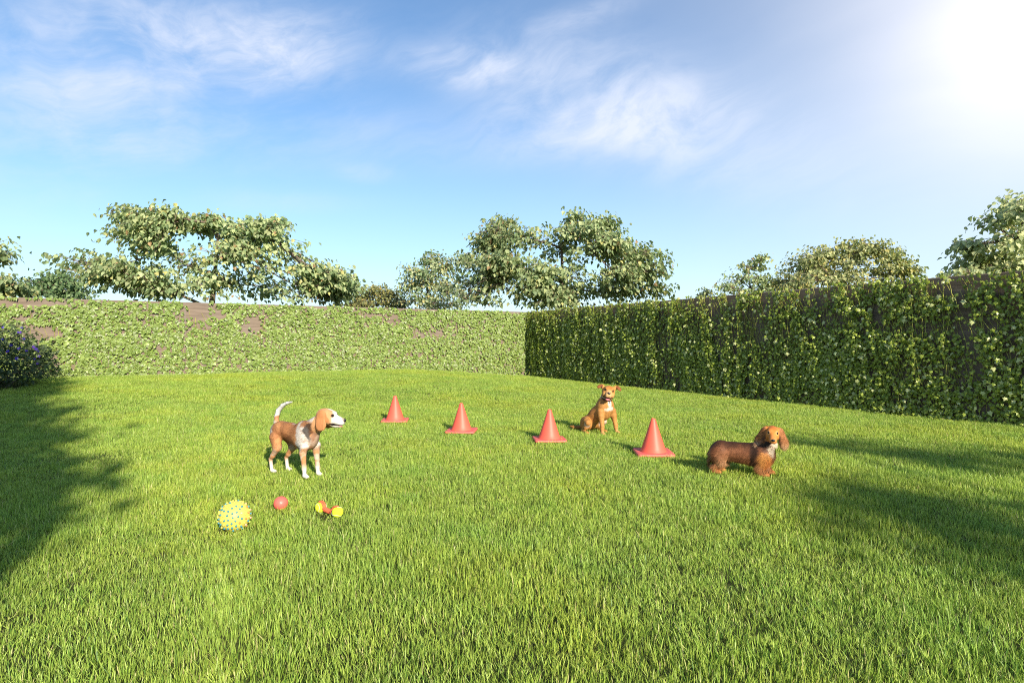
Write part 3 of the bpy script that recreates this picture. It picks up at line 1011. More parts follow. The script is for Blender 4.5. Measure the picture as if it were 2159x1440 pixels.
# ------------------------------------------------------------------ training cones
M['cone'] = plain_mat('cone_rubber', (0.74, 0.105, 0.065), 0.5, 0.4, noise=(5, 0.18), bump=(30, 0.06, 0.01))
M['cone_base'] = plain_mat('cone_base_rubber', (0.68, 0.12, 0.10), 0.55, 0.4, noise=(8, 0.22), bump=(30, 0.08, 0.01))


def make_cone():
    root = empty('traffic_cone')
    mb = MB()
    prof = [(.150, .026), (.146, .034), (.138, .046), (.128, .075)]
    for q in range(1, 9):
        u = q / 9
        prof.append((.128 * (1 - u) + .026 * u, .075 + u * .31))
    prof += [(.0245, .392), (.022, .398), (.017, .400), (.014, .397), (.013, .34)]
    mb.lathe(prof, 40)
    mb.build('body', M['cone'], root)
    # square foot with rounded corners and a slightly dished rim
    h = .205
    ring = []
    for (cx, cy, a0) in ((h - .035, h - .035, 0), (-h + .035, h - .035, 90), (-h + .035, -h + .035, 180), (h - .035, -h + .035, 270)):
        for q in range(6):
            a = R(a0 + 18 * q)
            ring.append((cx + .035 * math.cos(a), cy + .035 * math.sin(a)))
    n = len(ring)
    V, Fs = [], []
    levels = [(1.0, 0.0), (1.012, .006), (1.0, .020), (.975, .025), (.86, .0265)]
    for (s, z) in levels:
        for (x, y) in ring:
            V.append((x * s, y * s, z + (.004 if s > .9 and z > .01 else 0) * (abs(x) + abs(y)) / (2 * h)))
    for k in range(n):
        a = math.atan2(ring[k][1], ring[k][0])
        V.append((.146 * math.cos(a), .146 * math.sin(a), .028))
    for i in range(len(levels)):
        for k in range(n):
            k2 = (k + 1) % n
            Fs.append((i * n + k, i * n + k2, (i + 1) * n + k2, (i + 1) * n + k))
    Fs.append(tuple(range(n - 1, -1, -1)))
    b2 = MB(); b2.add(V, Fs)
    b2.build('base', M['cone_base'], root)
    return root


def copy_tree(o, parent=None):
    c = o.copy()
    COL.objects.link(c)
    if parent is not None: c.parent = parent
    for ch in list(o.children):
        copy_tree(ch, c)
    return c


cone0 = make_cone()
CONES = [(-1.86, 9.33, 6, 0.0, 'red training cone farthest from the camera, nearest the sunlit ivy wall'),
         (-0.715, 8.30, -5, 0.6, 'red training cone second from the left, between the hound and the sitting dog'),
         (0.485, 7.62, 4, -0.8, 'red training cone standing just in front and left of the sitting dog'),
         (1.605, 6.66, -3, 0.5, 'largest looking red training cone, beside the long-haired dachshund')]
for i, (x, y, rz, tilt, lab) in enumerate(CONES):
    o = cone0 if i == 0 else copy_tree(cone0)
    o.location = (x, y, zg1(x, y) + .022)
    o.rotation_euler = (R(tilt), R(-tilt * .6), R(rz))
    tag(o, lab, 'traffic cone', 'training cones in a row on the lawn')

# ------------------------------------------------------------------ toys
M['yellow_rubber'] = plain_mat('yellow_rubber', (0.62, 0.53, 0.10), 0.5, 0.4, sss=0.1)
M['blue_rubber'] = plain_mat('blue_rubber', (0.025, 0.19, 0.25), 0.4, 0.5)
M['coral_rubber'] = plain_mat('coral_rubber', (0.72, 0.13, 0.10), 0.4, 0.45, noise=(30, 0.15))
M['pink_rubber'] = plain_mat('pink_rubber', (0.75, 0.34, 0.26), 0.4, 0.5)
M['orange_rubber'] = plain_mat('orange_rubber', (0.72, 0.22, 0.06), 0.4, 0.5)
M['rope'] = plain_mat('rope_cotton', (0.62, 0.13, 0.06), 0.8, 0.2, noise=(60, 0.5), bump=(180, 0.5, 0.004))
M['felt'] = plain_mat('tennis_felt', (0.62, 0.72, 0.04), 0.95, 0.1, noise=(120, 0.3), bump=(220, 0.6, 0.003))
M['seam'] = plain_mat('tennis_seam', (0.72, 0.74, 0.52), 0.7, 0.3)


def spiky_ball():
    x, y, r = -1.91, 4.04, .102
    root = empty('spiky_ball', (x, y, zg1(x, y)))
    tag(root, 'big yellow rubber ball studded with blue and pink nubs', 'ball')
    c = (0, 0, r - .006)
    mb = MB(); mb.sphere(c, r, 40, 24)
    mb.build('body', M['yellow_rubber'], root)
    nb = MB()
    nb.lathe([(.0074, -.004), (.0068, .002), (.0064, .0055), (.0052, .0078), (.0025, .0088), (0.0001, .0090)], 10)
    meshes = {k: nb.mesh('nub', M[k]) for k in ('blue_rubber', 'pink_rubber', 'yellow_rubber', 'orange_rubber')}
    n = 150
    for i in range(n):
        z = 1 - 2 * (i + .5) / n
        a = i * 2.399963
        d = Vector((math.sqrt(1 - z * z) * math.cos(a), math.sqrt(1 - z * z) * math.sin(a), z))
        d = (Matrix.Rotation(.7, 3, 'X') @ Matrix.Rotation(.5, 3, 'Y') @ d)
        if d.z < -.75: continue
        side = d.x * .7 + d.y * .3 + .25 * math.sin(i * 1.7)
        k = 'blue_rubber'
        if side > .35: k = ('pink_rubber', 'orange_rubber', 'blue_rubber', 'yellow_rubber', 'yellow_rubber')[i % 5]
        elif side < -.45 or d.z > .80: k = ('yellow_rubber', 'blue_rubber', 'yellow_rubber')[i % 3]
        o = link('nub', meshes[k], root)
        o.location = Vector(c) + d * r
        o.rotation_euler = d.to_track_quat('Z', 'Y').to_euler()


def red_ball():
    x, y, r = -1.785, 4.53, .053
    root = empty('ball', (x, y, zg1(x, y)))
    tag(root, 'small coral red ball with a pimpled surface in the grass', 'ball')
    mb = MB(); mb.sphere((0, 0, r + .002), r, 32, 20)
    mb.build('body', M['coral_rubber'], root)
    nb = MB()
    n = 210
    for i in range(n):
        z = 1 - 2 * (i + .5) / n
        a = i * 2.399963
        d = Vector((math.sqrt(1 - z * z) * math.cos(a), math.sqrt(1 - z * z) * math.sin(a), z))
        t1 = d.orthogonal().normalized(); t2 = d.cross(t1)
        V = [Vector((0, 0, r + .002)) + d * (r - .0006) + (t1 * math.cos(q * math.pi / 3) + t2 * math.sin(q * math.pi / 3)) * .0026 for q in range(6)]
        V.append(Vector((0, 0, r + .002)) + d * (r + .0026))
        nb.add(V, [(q, (q + 1) % 6, 6) for q in range(6)])
    o = nb.build('pimple', M['coral_rubber'], root)
    o['kind'] = 'stuff'


def rope_toy():
    a = np.array([-1.455, 4.46]); b = np.array([-1.292, 4.345])
    mid = (a + b) / 2
    z0 = zg1(*mid)
    root = empty('rope_toy', (mid[0], mid[1], z0))
    tag(root, 'dog toy of two yellow tennis balls joined by twisted coral rope', 'dog toy')
    r = .0415
    A = Vector((a[0] - mid[0], a[1] - mid[1], r + .008)); B = Vector((b[0] - mid[0], b[1] - mid[1], r + .005))
    for cc, rot in ((A, (20, 30, 10)), (B, (70, -20, 60))):
        mb = MB(); mb.sphere((0, 0, 0), r, 28, 18)
        ball = mb.build('tennis_ball', M['felt'], root, loc=cc)
        ball.rotation_euler = tuple(R(q) for q in rot)
        pts = []
        for q in range(49):      # the curved seam
            t = 2 * math.pi * q / 48
            p = Vector((math.cos(t) + .42 * math.cos(3 * t) * .6, math.sin(t) - .42 * math.sin(3 * t) * .6, 1.05 * math.sin(2 * t) * .62)).normalized() * (r + .0003)
            pts.append(p)
        sb = MB(); sb.tube(pts, .0016, 5, cap=False)
        sb.build('seam', M['seam'], ball)
    d = (B - A).normalized()
    side = d.cross(Vector((0, 0, 1))).normalized()
    up = Vector((0, 0, 1))
    # two plies wound round each other between the balls
    for ph in (0, math.pi):
        pts = []
        for q in range(61):
            u = q / 60
            p = A + (B - A) * (.20 + .60 * u) + up * (-.004 - .008 * math.sin(math.pi * u))
            w = ph + u * 2 * math.pi * 4.0
            pts.append(p + (side * math.cos(w) + up * math.sin(w)) * .0095)
        mb = MB(); mb.tube(pts, .0098, 8)
        mb.build('rope_strand', M['rope'], root)
    # straps that run over the balls
    for cc, sgn in ((A, -1), (B, 1)):
        for off in (-.009, .009):
            pts = []
            for q in range(15):
                t = math.pi * (.06 + .50 * q / 14)
                p = cc + (d * (-sgn) * math.cos(t) + up * math.sin(t) + side * (0.22 if sgn > 0 else -.05)).normalized() * (r + .002) + side * off
                pts.append(p)
            mb = MB(); mb.tube(pts, .0075, 7)
            mb.build('rope_loop', M['rope'], root)


spiky_ball()
red_ball()
rope_toy()
#__DOGS_START__

# ------------------------------------------------------------------ dogs
# Each body is one continuous surface: a smooth union of tapered limbs and rounded masses, turned into a mesh.
class Body:
    def __init__(self):
        self.prims = []

    def cone(self, a, b, ra, rb, k=.03):
        self.prims.append(('c', np.array(a, float), np.array(b, float), ra, rb, k)); return self

    def chain(self, pts, k=.03):
        for (p, r), (q, s) in zip(pts[:-1], pts[1:]):
            self.cone(p, q, r, s, k)
        return self

    def ell(self, c, r, axes=None, k=.03):
        self.prims.append(('e', np.array(c, float), np.array(r, float), np.eye(3) if axes is None else np.array(axes, float), None, k)); return self

    def cut(self, c, r, axes=None, k=.008):
        self.prims.append(('x', np.array(c, float), np.array(r, float), np.eye(3) if axes is None else np.array(axes, float), None, k)); return self

    @staticmethod
    def ev(p, X):
        if p[0] == 'c':
            _, a, b, ra, rb, _k = p
            ba = b - a; l2 = ba @ ba
            h = np.clip((X - a) @ ba / l2, 0, 1)
            return np.linalg.norm(X - a - h[:, None] * ba, axis=1) - (ra + (rb - ra) * h)
        _, c, r, ax, _, _k = p
        q = (X - c) @ ax.T
        k0 = np.linalg.norm(q / r, axis=1); k1 = np.linalg.norm(q / (r * r), axis=1)
        return k0 * (k0 - 1) / np.maximum(k1, 1e-6)

    def surface(self, vox):
        lo, hi = np.full(3, 9.), np.full(3, -9.)
        bbs = []
        for p in self.prims:
            if p[0] == 'c':
                m = max(p[3], p[4]); l = np.minimum(p[1], p[2]) - m; h = np.maximum(p[1], p[2]) + m
            else:
                m = p[2].max(); l = p[1] - m; h = p[1] + m
            bbs.append((l, h))
            if p[0] != 'x':
                lo = np.minimum(lo, l); hi = np.maximum(hi, h)
        lo -= vox * 3; hi += vox * 3
        n = np.ceil((hi - lo) / vox).astype(int) + 1
        D = np.full(n, .3, np.float64)
        for p, (l, h) in zip(self.prims, bbs):
            e = p[5] + .03
            i0 = np.clip(((l - e - lo) / vox).astype(int), 0, n); i1 = np.clip(((h + e - lo) / vox).astype(int) + 2, 0, n)
            g = np.stack(np.meshgrid(*[lo[q] + vox * np.arange(i0[q], i1[q]) for q in range(3)], indexing='ij'), -1)
            d = self.ev(p, g.reshape(-1, 3)).reshape(g.shape[:3])
            sl = tuple(slice(i0[q], i1[q]) for q in range(3))
            o = D[sl]; k = p[5]
            if p[0] == 'x':
                d = -d; hh = np.maximum(k - np.abs(o - d), 0) / k
                D[sl] = np.maximum(o, d) + hh * hh * k / 4
            else:
                hh = np.maximum(k - np.abs(o - d), 0) / k
                D[sl] = np.minimum(o, d) - hh * hh * k / 4
        # surface nets
        ins = D < 0
        c = [D[a:n[0] - 1 + a, b:n[1] - 1 + b, e:n[2] - 1 + e] for a in (0, 1) for b in (0, 1) for e in (0, 1)]
        cs = np.stack(c, -1)
        act = (cs < 0).any(-1) & (cs >= 0).any(-1)
        ids = np.full(act.shape, -1); I = np.argwhere(act); ids[act] = np.arange(len(I))
        cv = cs[act]
        off = np.array([(a, b, e) for a in (0, 1) for b in (0, 1) for e in (0, 1)], float)
        acc = np.zeros((len(I), 3)); cnt = np.zeros((len(I), 1))
        for a in range(8):
            for b in range(a + 1, 8):
                if np.abs(off[a] - off[b]).sum() != 1: continue
                va, vb = cv[:, a], cv[:, b]
                m = (va < 0) != (vb < 0)
                t = np.where(m, va / np.where(m, va - vb, 1), 0)[:, None]
                acc += np.where(m[:, None], off[a] + t * (off[b] - off[a]), 0); cnt += m[:, None]
        V = lo + vox * (I + acc / cnt)
        Q = []
        for ax in range(3):
            b_, c_ = (ax + 1) % 3, (ax + 2) % 3
            s0 = [slice(None)] * 3; s1 = [slice(None)] * 3
            s0[ax] = slice(0, n[ax] - 1); s1[ax] = slice(1, n[ax])
            A, B = ins[tuple(s0)], ins[tuple(s1)]
            ch = np.argwhere(A != B)
            ch = ch[(ch[:, b_] > 0) & (ch[:, c_] > 0) & (ch[:, b_] < n[b_] - 1) & (ch[:, c_] < n[c_] - 1)]
            fl = A[tuple(ch.T)]
            eb = np.zeros(3, int); eb[b_] = 1; ec = np.zeros(3, int); ec[c_] = 1
            q = np.stack([ids[tuple((ch - eb - ec).T)], ids[tuple((ch - ec).T)], ids[tuple(ch.T)], ids[tuple((ch - eb).T)]], 1)
            q[~fl] = q[~fl][:, ::-1]
            Q.append(q)
        return V, np.concatenate(Q)


def frame_of(f, roll=0.0):
    f = np.array(f, float); f /= np.linalg.norm(f)
    l = np.cross([0, 0, 1.0], f); l /= np.linalg.norm(l)
    u = np.cross(f, l)
    c, s = math.cos(roll), math.sin(roll)
    return f, l * c + u * s, u * c - l * s


def blend(col, d, c, w=1.0):
    k = (np.clip(d, 0, 1) * w)[:, None]
    return col * (1 - k) + np.array(c) * k


def blob(p, c, r, nz=None, amt=.35):
    q = np.linalg.norm((p - np.array(c)) / np.array(r), axis=1)
    if nz is not None: q = q + (nz - .5) * amt * 2
    return 1 - sst(q, .75, 1.15)


def fur_mat(name, rough=.55):
    m, t = new_mat(name)
    c = t.n('ShaderNodeAttribute', attribute_name='Col').outputs['Color']
    fl = t.n('ShaderNodeAttribute', attribute_name='Flow').outputs['Vector']
    w = t.n('ShaderNodeVectorTransform', {0: fl}, vector_type='NORMAL', convert_from='OBJECT', convert_to='WORLD').outputs[0]
    p = t.n('ShaderNodeBsdfPrincipled', {'Base Color': c, 'Roughness': rough, 'Specular IOR Level': .25, 'Normal': w})
    finish(t, p.outputs[0])
    return m


M['fur'] = fur_mat('fur_strands')
M['coat'] = plain_mat('coat', (1, 1, 1), .7, .2, attr=True, bump=(160, .35, .004))
M['eye'] = plain_mat('dog_eye', (.018, .009, .005), .06, .6)
M['nose'] = plain_mat('dog_nose', (.014, .012, .012), .35, .5, bump=(300, .3, .002))
M['tongue'] = plain_mat('dog_tongue', (.55, .19, .20), .35, .5, sss=.2)
M['mouth'] = plain_mat('dog_mouth', (.035, .012, .012), .5, .4)
M['collar'] = plain_mat('collar_leather', (.06, .025, .018), .5, .4, noise=(40, .4))
M['tag'] = plain_mat('tag_metal', (.6, .58, .55), .3, .6)


def dog(loc, rz, build, label):
    root = empty('dog', loc, rz)
    tag(root, label, 'dog')
    B, colour, flow, length, head, extra = build(Matrix.Rotation(-rz, 3, 'Z'))
    V, Q = B.surface(.0055)
    raw = colour
    colour = lambda X: raw(X) * extra.get('albedo', .66)
    C = colour(V)
    body = mesh_np('body', V, [Q], M['coat'], C)
    link('body', body, root)
    nv = np.empty(len(V) * 3, np.float32); body.vertices.foreach_get('normal', nv); Nv = nv.reshape(-1, 3).astype(float)
    # fur: fine tapered strands lying along the coat
    g = np.random.default_rng(5)
    n = extra['strands']
    w = 1.0 + 2.2 * np.clip(length(V, Nv) / .03, 0, 1.3)
    vi = g.choice(len(V), n, p=w / w.sum())
    N = Nv[vi]
    jt = g.normal(size=(n, 3)) * .004
    P = V[vi] + jt - N * (jt * N).sum(1)[:, None] - N * .0003
    L = length(P, N) * g.uniform(.6, 1.2, n)
    ok = L > .002
    P, N, L, vi = P[ok], N[ok], L[ok], vi[ok]; n = len(P)
    Fd = flow(P, N) + g.normal(size=(n, 3)) * extra.get('mess', .22)
    Fd = nrmz(Fd - N * (Fd * N).sum(1)[:, None])
    lift = extra.get('lift', .24)
    S_ = nrmz(np.cross(Fd, N)) * (g.uniform(.5, 1.0, n) * extra.get('width', .0013))[:, None]
    droop = np.array([0, 0, -1.0]) * (np.clip(L - .02, 0, .1) * 6)[:, None]
    D1 = nrmz(Fd + N * lift); D2 = nrmz(Fd + N * lift * .4 + droop)
    P0 = P - N * .002
    P1 = P0 + D1 * (L * .5)[:, None]; P2 = P1 + D2 * (L * .5)[:, None]
    VV = np.stack([P0 - S_, P0 + S_, P1 + S_ * .8, P1 - S_ * .8, P2], 1).reshape(-1, 3)
    b = (np.arange(n) * 5)[:, None]
    cc = colour(P) * np.clip(1 + g.normal(size=(n, 1)) * extra.get('cvar', .16), .5, 1.5)
    tipc = extra.get('tip', 1.12)
    CC = np.stack([cc * .85, cc * .85, cc, cc, np.minimum(cc * tipc, .85)], 1).reshape(-1, 3)
    NN = np.repeat(nrmz(N + Fd * .15 + S_ * 60 * g.normal(size=(n, 1))), 5, 0)
    f = link('fur', mesh_np('fur', VV, [b + np.array([0, 1, 2, 3]), b + np.array([3, 2, 4])], M['fur'], CC, smooth=True, vec=NN), root)
    f['kind'] = 'stuff'
    # face
    H, (hf, hl, hu), s = head['c'], head['axes'], head['s']
    hp = lambda a, b_, c_: tuple(H + s * (hf * a + hl * b_ + hu * c_))
    for sg in (-1, 1):
        mb = MB(); mb.sphere((0, 0, 0), head.get('eye_r', .0125) * s, 18, 12)
        mb.build('eye', M['eye'], root, loc=hp(head['eye'][0], sg * head['eye'][1], head['eye'][2] if isinstance(head['eye'][2], float) else head['eye'][2][0 if sg < 0 else 1]))
    mb = MB(); mb.sphere((0, 0, 0), 1, 20, 14, (.013 * s, .018 * s, .0145 * s))
    ax = Matrix(np.stack([hf, hl, hu], 1).tolist()).to_4x4()
    o = mb.build('nose', M['nose'], root)
    o.matrix_basis = Matrix.Translation(hp(*head['nose'])) @ ax
    if 'tongue' in head:
        (ta, tb_, tc), (tl, tw, th) = head['tongue']
        mb = MB(); mb.sphere((0, 0, 0), 1, 16, 10, (tl * s, tw * s, th * s))
        o = mb.build('tongue', M['tongue'], root)
        o.matrix_basis = Matrix.Translation(hp(ta, tb_, tc)) @ ax @ Matrix.Rotation(.25, 4, 'Y')
    for (nm, pts, r, mat) in head.get('lines', []):
        mb = MB(); mb.tube([hp(*p) for p in pts], [r * s * (.5 if i in (0, len(pts) - 1) else 1) for i in range(len(pts))], 6)
        mb.build(nm, M[mat], root)
    if 'collar' in extra:
        c, axis, rx, ry, wd = extra['collar']
        a = Vector(axis).normalized()
        q = a.to_track_quat('Z', 'Y').to_matrix().to_4x4()
        mb = MB(); mb.lathe([(1, -wd / 2), (1.05, -wd / 2), (1.05, wd / 2), (1, wd / 2), (1, -wd / 2)], 40)
        o = mb.build('collar', M['collar'], root)
        o.matrix_basis = Matrix.Translation(c) @ q @ Matrix.Diagonal((rx, ry, 1, 1))
        if 'tag' in extra:
            mb = MB(); mb.sphere((0, 0, 0), 1, 14, 8, (.003, .011, .012))
            mb.build('collar_tag', M['tag'], root, loc=extra['tag'])
    return root


def head_shape(B, H, ax, s, muzzle=.15, wide=1.0, mouth=0.0, drop=.03):
    f, l, u = ax
    p = lambda a, b, c: H + s * (f * a + l * b + u * c)
    A = np.stack(ax)
    B.ell(p(0, 0, .004), np.array([.088, .066 * wide, .064]) * s, A, .02)
    B.ell(p(-.035, 0, -.005), np.array([.06, .062 * wide, .06]) * s, A, .02)
    for sg in (-1, 1):
        B.ell(p(.052, sg * .028, .032), np.array([.026, .022, .018]) * s, A, .018)      # brows
        B.ell(p(.035, sg * .040 * wide, -.030), np.array([.048, .027, .036]) * s, A, .02)    # cheeks
        B.ell(p(muzzle * .78, sg * .017, -drop - .008), np.array([.044, .021, .030]) * s, A, .012)   # flews
    B.cone(p(.045, 0, -.002), p(muzzle * .90, 0, -drop + .006), .042 * s, .026 * s, .02)
    B.cone(p(.05, 0, -.022), p(muzzle * .86, 0, -drop - .006), .042 * s, .030 * s, .015)
    jaw = drop + .030 + mouth
    B.cone(p(.00, 0, -.042), p(muzzle * .55, 0, -jaw + .002), .038 * s, .024 * s, .016)
    B.cone(p(muzzle * .5, 0, -jaw + .002), p(muzzle * .78, 0, -jaw), .022 * s, .015 * s, .01)


# --- the brown and white hound, standing side on
def hound(Rl):
    B = Body()
    hv = np.array(Rl @ Vector((.985, -.12, -.16)))
    ax = frame_of(hv, .0)
    H = np.array([.385, .050, .583]); s = 1.04
    # trunk
    B.ell((.15, 0, .378), (.145, .088, .135), k=.03)
    B.ell((.20, 0, .385), (.09, .078, .11), k=.03)
    B.cone((.13, 0, .40), (-.10, 0, .415), .088, .070, .04)
    B.cone((.10, 0, .345), (-.08, 0, .385), .088, .062, .04)
    B.cone((-.08, 0, .415), (-.205, 0, .415), .070, .075, .04)
    B.ell((-.20, 0, .405), (.088, .080, .085), k=.04)
    B.cone((.12, 0, .47), (.20, 0, .475), .045, .05, .05)
    # neck
    B.chain([((.20, 0, .425), .086), ((.275, .014, .49), .068), ((.345, .034, .555), .058)], .04)
    # fore legs
    for sg, dx in ((-1, 0.0), (1, .02)):
        y = sg * .070
        B.ell((.185, sg * .060, .345), (.055, .034, .09), k=.03)
        B.chain([((.212 + dx * .5, y * .95, .29), .039), ((.196 + dx, y, .235), .031), ((.214 + dx, y, .11), .0195), ((.215 + dx, y, .085), .0190), ((.220 + dx, y, .035), .0170)], .012)
        B.ell((.234 + dx, y, .021), (.032, .023, .018), k=.012)
        for q in (-.014, 0, .014):
            B.ell((.257 + dx, y + q * .9, .015), (.014, .0075, .012), k=.006)
    # hind legs
    for sg, dx in ((-1, -.015), (1, .045)):
        y = sg * .068
        B.ell((-.20 + dx * .3, sg * .052, .385), (.078, .044, .092), k=.03)
        B.chain([((-.195 + dx * .4, y, .35), .056), ((-.158 + dx, y * 1.03, .25), .039), ((-.228 + dx, y, .165), .0215), ((-.262 + dx, y, .130), .0170)], .018)
        B.chain([((-.262 + dx, y, .128), .0170), ((-.246 + dx, y, .040), .0150)], .008)
        B.ell((-.230 + dx, y, .020), (.031, .022, .017), k=.012)
        for q in (-.013, 0, .013):
            B.ell((-.204 + dx, y + q, .016), (.015, .008, .012), k=.008)
    # tail, held high
    B.chain([((-.262, 0, .44), .031), ((-.276, 0, .49), .0235), ((-.270, -.003, .54), .0220), ((-.238, -.008, .600), .0215), ((-.165, -.014, .655), .0185), ((-.090, -.02, .684), .0135), ((-.020, -.025, .698), .005)], .010)
    head_shape(B, H, ax, s, muzzle=.165, mouth=.012, drop=.026)
    f, l, u = ax
    p = lambda a, b, c: H + s * (f * a + l * b + u * c)
    # long hanging ears
    for sg in (-1, 1):
        d = nrmz(-u * .93 + f * .22 + l * sg * .10); nn = nrmz(l * sg + u * .15 - f * .12); w = np.cross(d, nn)
        B.ell(p(-.020, sg * .074, -.040), np.array([.092, .046, .009]) * s, np.stack([d, w, nn]), .004)
        B.ell(p(-.008, sg * .080, -.072), np.array([.052, .054, .008]) * s, np.stack([d, w, nn]), .006)
        B.ell(p(.014, sg * .078, -.050), np.array([.070, .012, .010]) * s, np.stack([d, w, nn]), .006)
        B.ell(p(-.015, sg * .060, .022), np.array([.035, .030, .016]) * s, np.stack([d, w, nn]), .02)
    B.cut(p(.118, 0, -.060), np.array([.055, .05, .0065]) * s, np.stack([f, l, u]), .006)
    tan = (.52, .245, .105); white = (.78, .72, .64); dark = (.035, .024, .02); rust = (.42, .165, .062); roan = (.50, .40, .34)

    def colour(P):
        n1 = fbm(P, 22, 3); n2 = fbm(P + 3.1, 60, 2); n3 = fbm(P + 7, 9, 2)
        C = np.repeat(np.array([tan]), len(P), 0)
        C = C * (0.78 + .5 * n3)[:, None]
        C = blend(C, blob(P, (.02, 0, .44), (.24, .15, .10), n1), rust, .65)
        C = blend(C, blob(P, (-.01, 0, .34), (.17, .15, .075), n1, .6), (.28, .098, .038), .72)
        C = blend(C, blob(P, (-.20, -.08, .37), (.05, .05, .12), n1, .6), (.30, .11, .045), .5)
        C = blend(C, blob(P, (0, 0, .25), (.25, .08, .05), n1), (.52, .33, .2), .7)
        # pale rump and thighs
        C = blend(C, blob(P, (-.29, 0, .41), (.085, .16, .11), n1, .5), white, .85)
        C = blend(C, blob(P, (-.28, 0, .29), (.09, .16, .12), n1, .6), (.60, .44, .35), .75)
        # pale shoulder and chest, mottled
        C = blend(C, blob(P, (.21, -.09, .37), (.085, .09, .12), n1), (.82, .75, .68), .92)
        C = blend(C, blob(P, (.21, .09, .37), (.085, .09, .12), n1), (.82, .75, .68), .92)
        C = blend(C, blob(P, (.30, 0, .36), (.05, .07, .11), n1), roan, .6)
        C = blend(C, blob(P, (.14, -.06, .475), (.022, .10, .07), n1, .5), white, .8)
        C = blend(C, blob(P, (.03, 0, .50), (.05, .03, .03), n1, .5), (.62, .5, .42), .6)
        C = blend(C, sst(n2, .55, .7) * blob(P, (.21, 0, .36), (.10, .2, .13)), (.42, .25, .16), .6)
        # dark patch at the side of the neck, white nape
        C = blend(C, blob(P, (.270, -.07, .445), (.045, .07, .075), n1, .8), dark, .88)
        C = blend(C, blob(P, (.31, -.05, .40), (.03, .05, .06), n1, .6), (.28, .10, .04), .6)
        C = blend(C, blob(P, (.275, .09, .455), (.05, .06, .06), n1), dark, .9)
        C = blend(C, blob(P, (.27, -.01, .565), (.075, .075, .045), n1), white, .85)
        C = blend(C, blob(P, (.215, -.04, .50), (.022, .05, .03), n1), rust, .8)
        # legs fade to white feet
        lg = (1 - sst(P[:, 2] + (n1 - .5) * .10, .06, .13))
        C = blend(C, sst(n1, .36, .58) * (1 - sst(P[:, 2], .17, .30)), (.66, .52, .42), .75)
        C = blend(C, lg, white, .95)
        # tail: white from its lower third
        tl = (P[:, 0] < .02) & (P[:, 2] > .505) & (P[:, 2] > .505 + .5 * (P[:, 0] + .22))
        C = blend(C, tl * sst(P[:, 2] + (n1 - .5) * .05 - .5 * (P[:, 0] + .275), .525, .550), (.85, .83, .80), 1)
        # head
        q = (P - H) / s
        a, b, c = q @ f, q @ l, q @ u
        hd = (np.linalg.norm(q - np.array(f) * .05, axis=1) < .20) & (a > -.10) & (P[:, 2] > .43) & (P[:, 0] > .28)
        ear = hd & (np.abs(b) > .064) & (a < .060)
        face = hd & ~ear
        C = np.where(hd[:, None], np.array([.58, .30, .14]) * (0.85 + .3 * n3)[:, None], C)
        C = blend(C, face * sst(a + (n1 - .5) * .03 - .35 * np.abs(b), .040, .066), white, 1)
        C = blend(C, face * (np.abs(b) < .012 + .008 * n1) * sst(a, -.02, .03), white, .85)
        C = blend(C, ear.astype(float), (.50, .215, .085), 1)
        C = C * np.where(ear, .8 + .4 * fbm(P * np.array([1, 1, .4]), 55, 2), 1)[:, None]
        e = np.linalg.norm(np.stack([a - .070, np.abs(b) - .040, c - .020], 1), axis=1)
        C = blend(C, face * (1 - sst(e, .013, .021)), (.05, .025, .018), .9)
        C = blend(C, face * (np.abs(c + .060) < .009) * (a > .055) * (a < .17), (.03, .015, .013), .9)
        C = blend(C, face * (1 - sst(np.linalg.norm(np.stack([a - .165, b, c + .012], 1), axis=1), .022, .03)), (.20, .08, .07), .6)
        return np.clip(C, .01, .85)

    def flow(P, N):
        F = np.repeat(np.array([[-1.0, 0, -.45]]), len(P), 0)
        F[P[:, 2] < .25] = (-.15, 0, -1)
        q = P - H
        hd = (np.linalg.norm(q, axis=1) < .17) & (P[:, 0] > .28)
        F[hd] = -f * 1.0 - u * .4
        tl = (P[:, 0] < .02) & (P[:, 2] > .505) & (P[:, 2] > .505 + .5 * (P[:, 0] + .22))
        F[tl] = np.stack([.5 + 2.2 * (P[tl, 0] + .27), 0 * P[tl, 0], .9 - 2.0 * (P[tl, 0] + .27)], 1)
        return F

    def length(P, N):
        L = np.full(len(P), .017)
        L = np.where(P[:, 2] < .25, .010, L)
        q = P - H
        L = np.where((np.linalg.norm(q - f * .06, axis=1) < .17) & (P[:, 0] > .3), .007, L)
        L = np.where((P[:, 0] < .02) & (P[:, 2] > .505 + .5 * np.maximum(0, P[:, 0] + .22)), .016, L)
        return L
    head = dict(c=H, axes=ax, s=s, eye=(.072, .041, .020), eye_r=.0115, nose=(.174, 0, -.012), tongue=((.132, 0, -.064), (.034, .018, .006)),
                lines=[('lip', [(.060, .046, -.054), (.085, .040, -.060), (.115, .032, -.059), (.145, .024, -.055)], .0032, 'mouth'),
                       ('lip', [(.060, -.046, -.054), (.085, -.040, -.060), (.115, -.032, -.059), (.145, -.024, -.055)], .0032, 'mouth')])
    return B, colour, flow, length, head, dict(strands=110000, width=.0007, cvar=.28, lift=.32, albedo=.80)


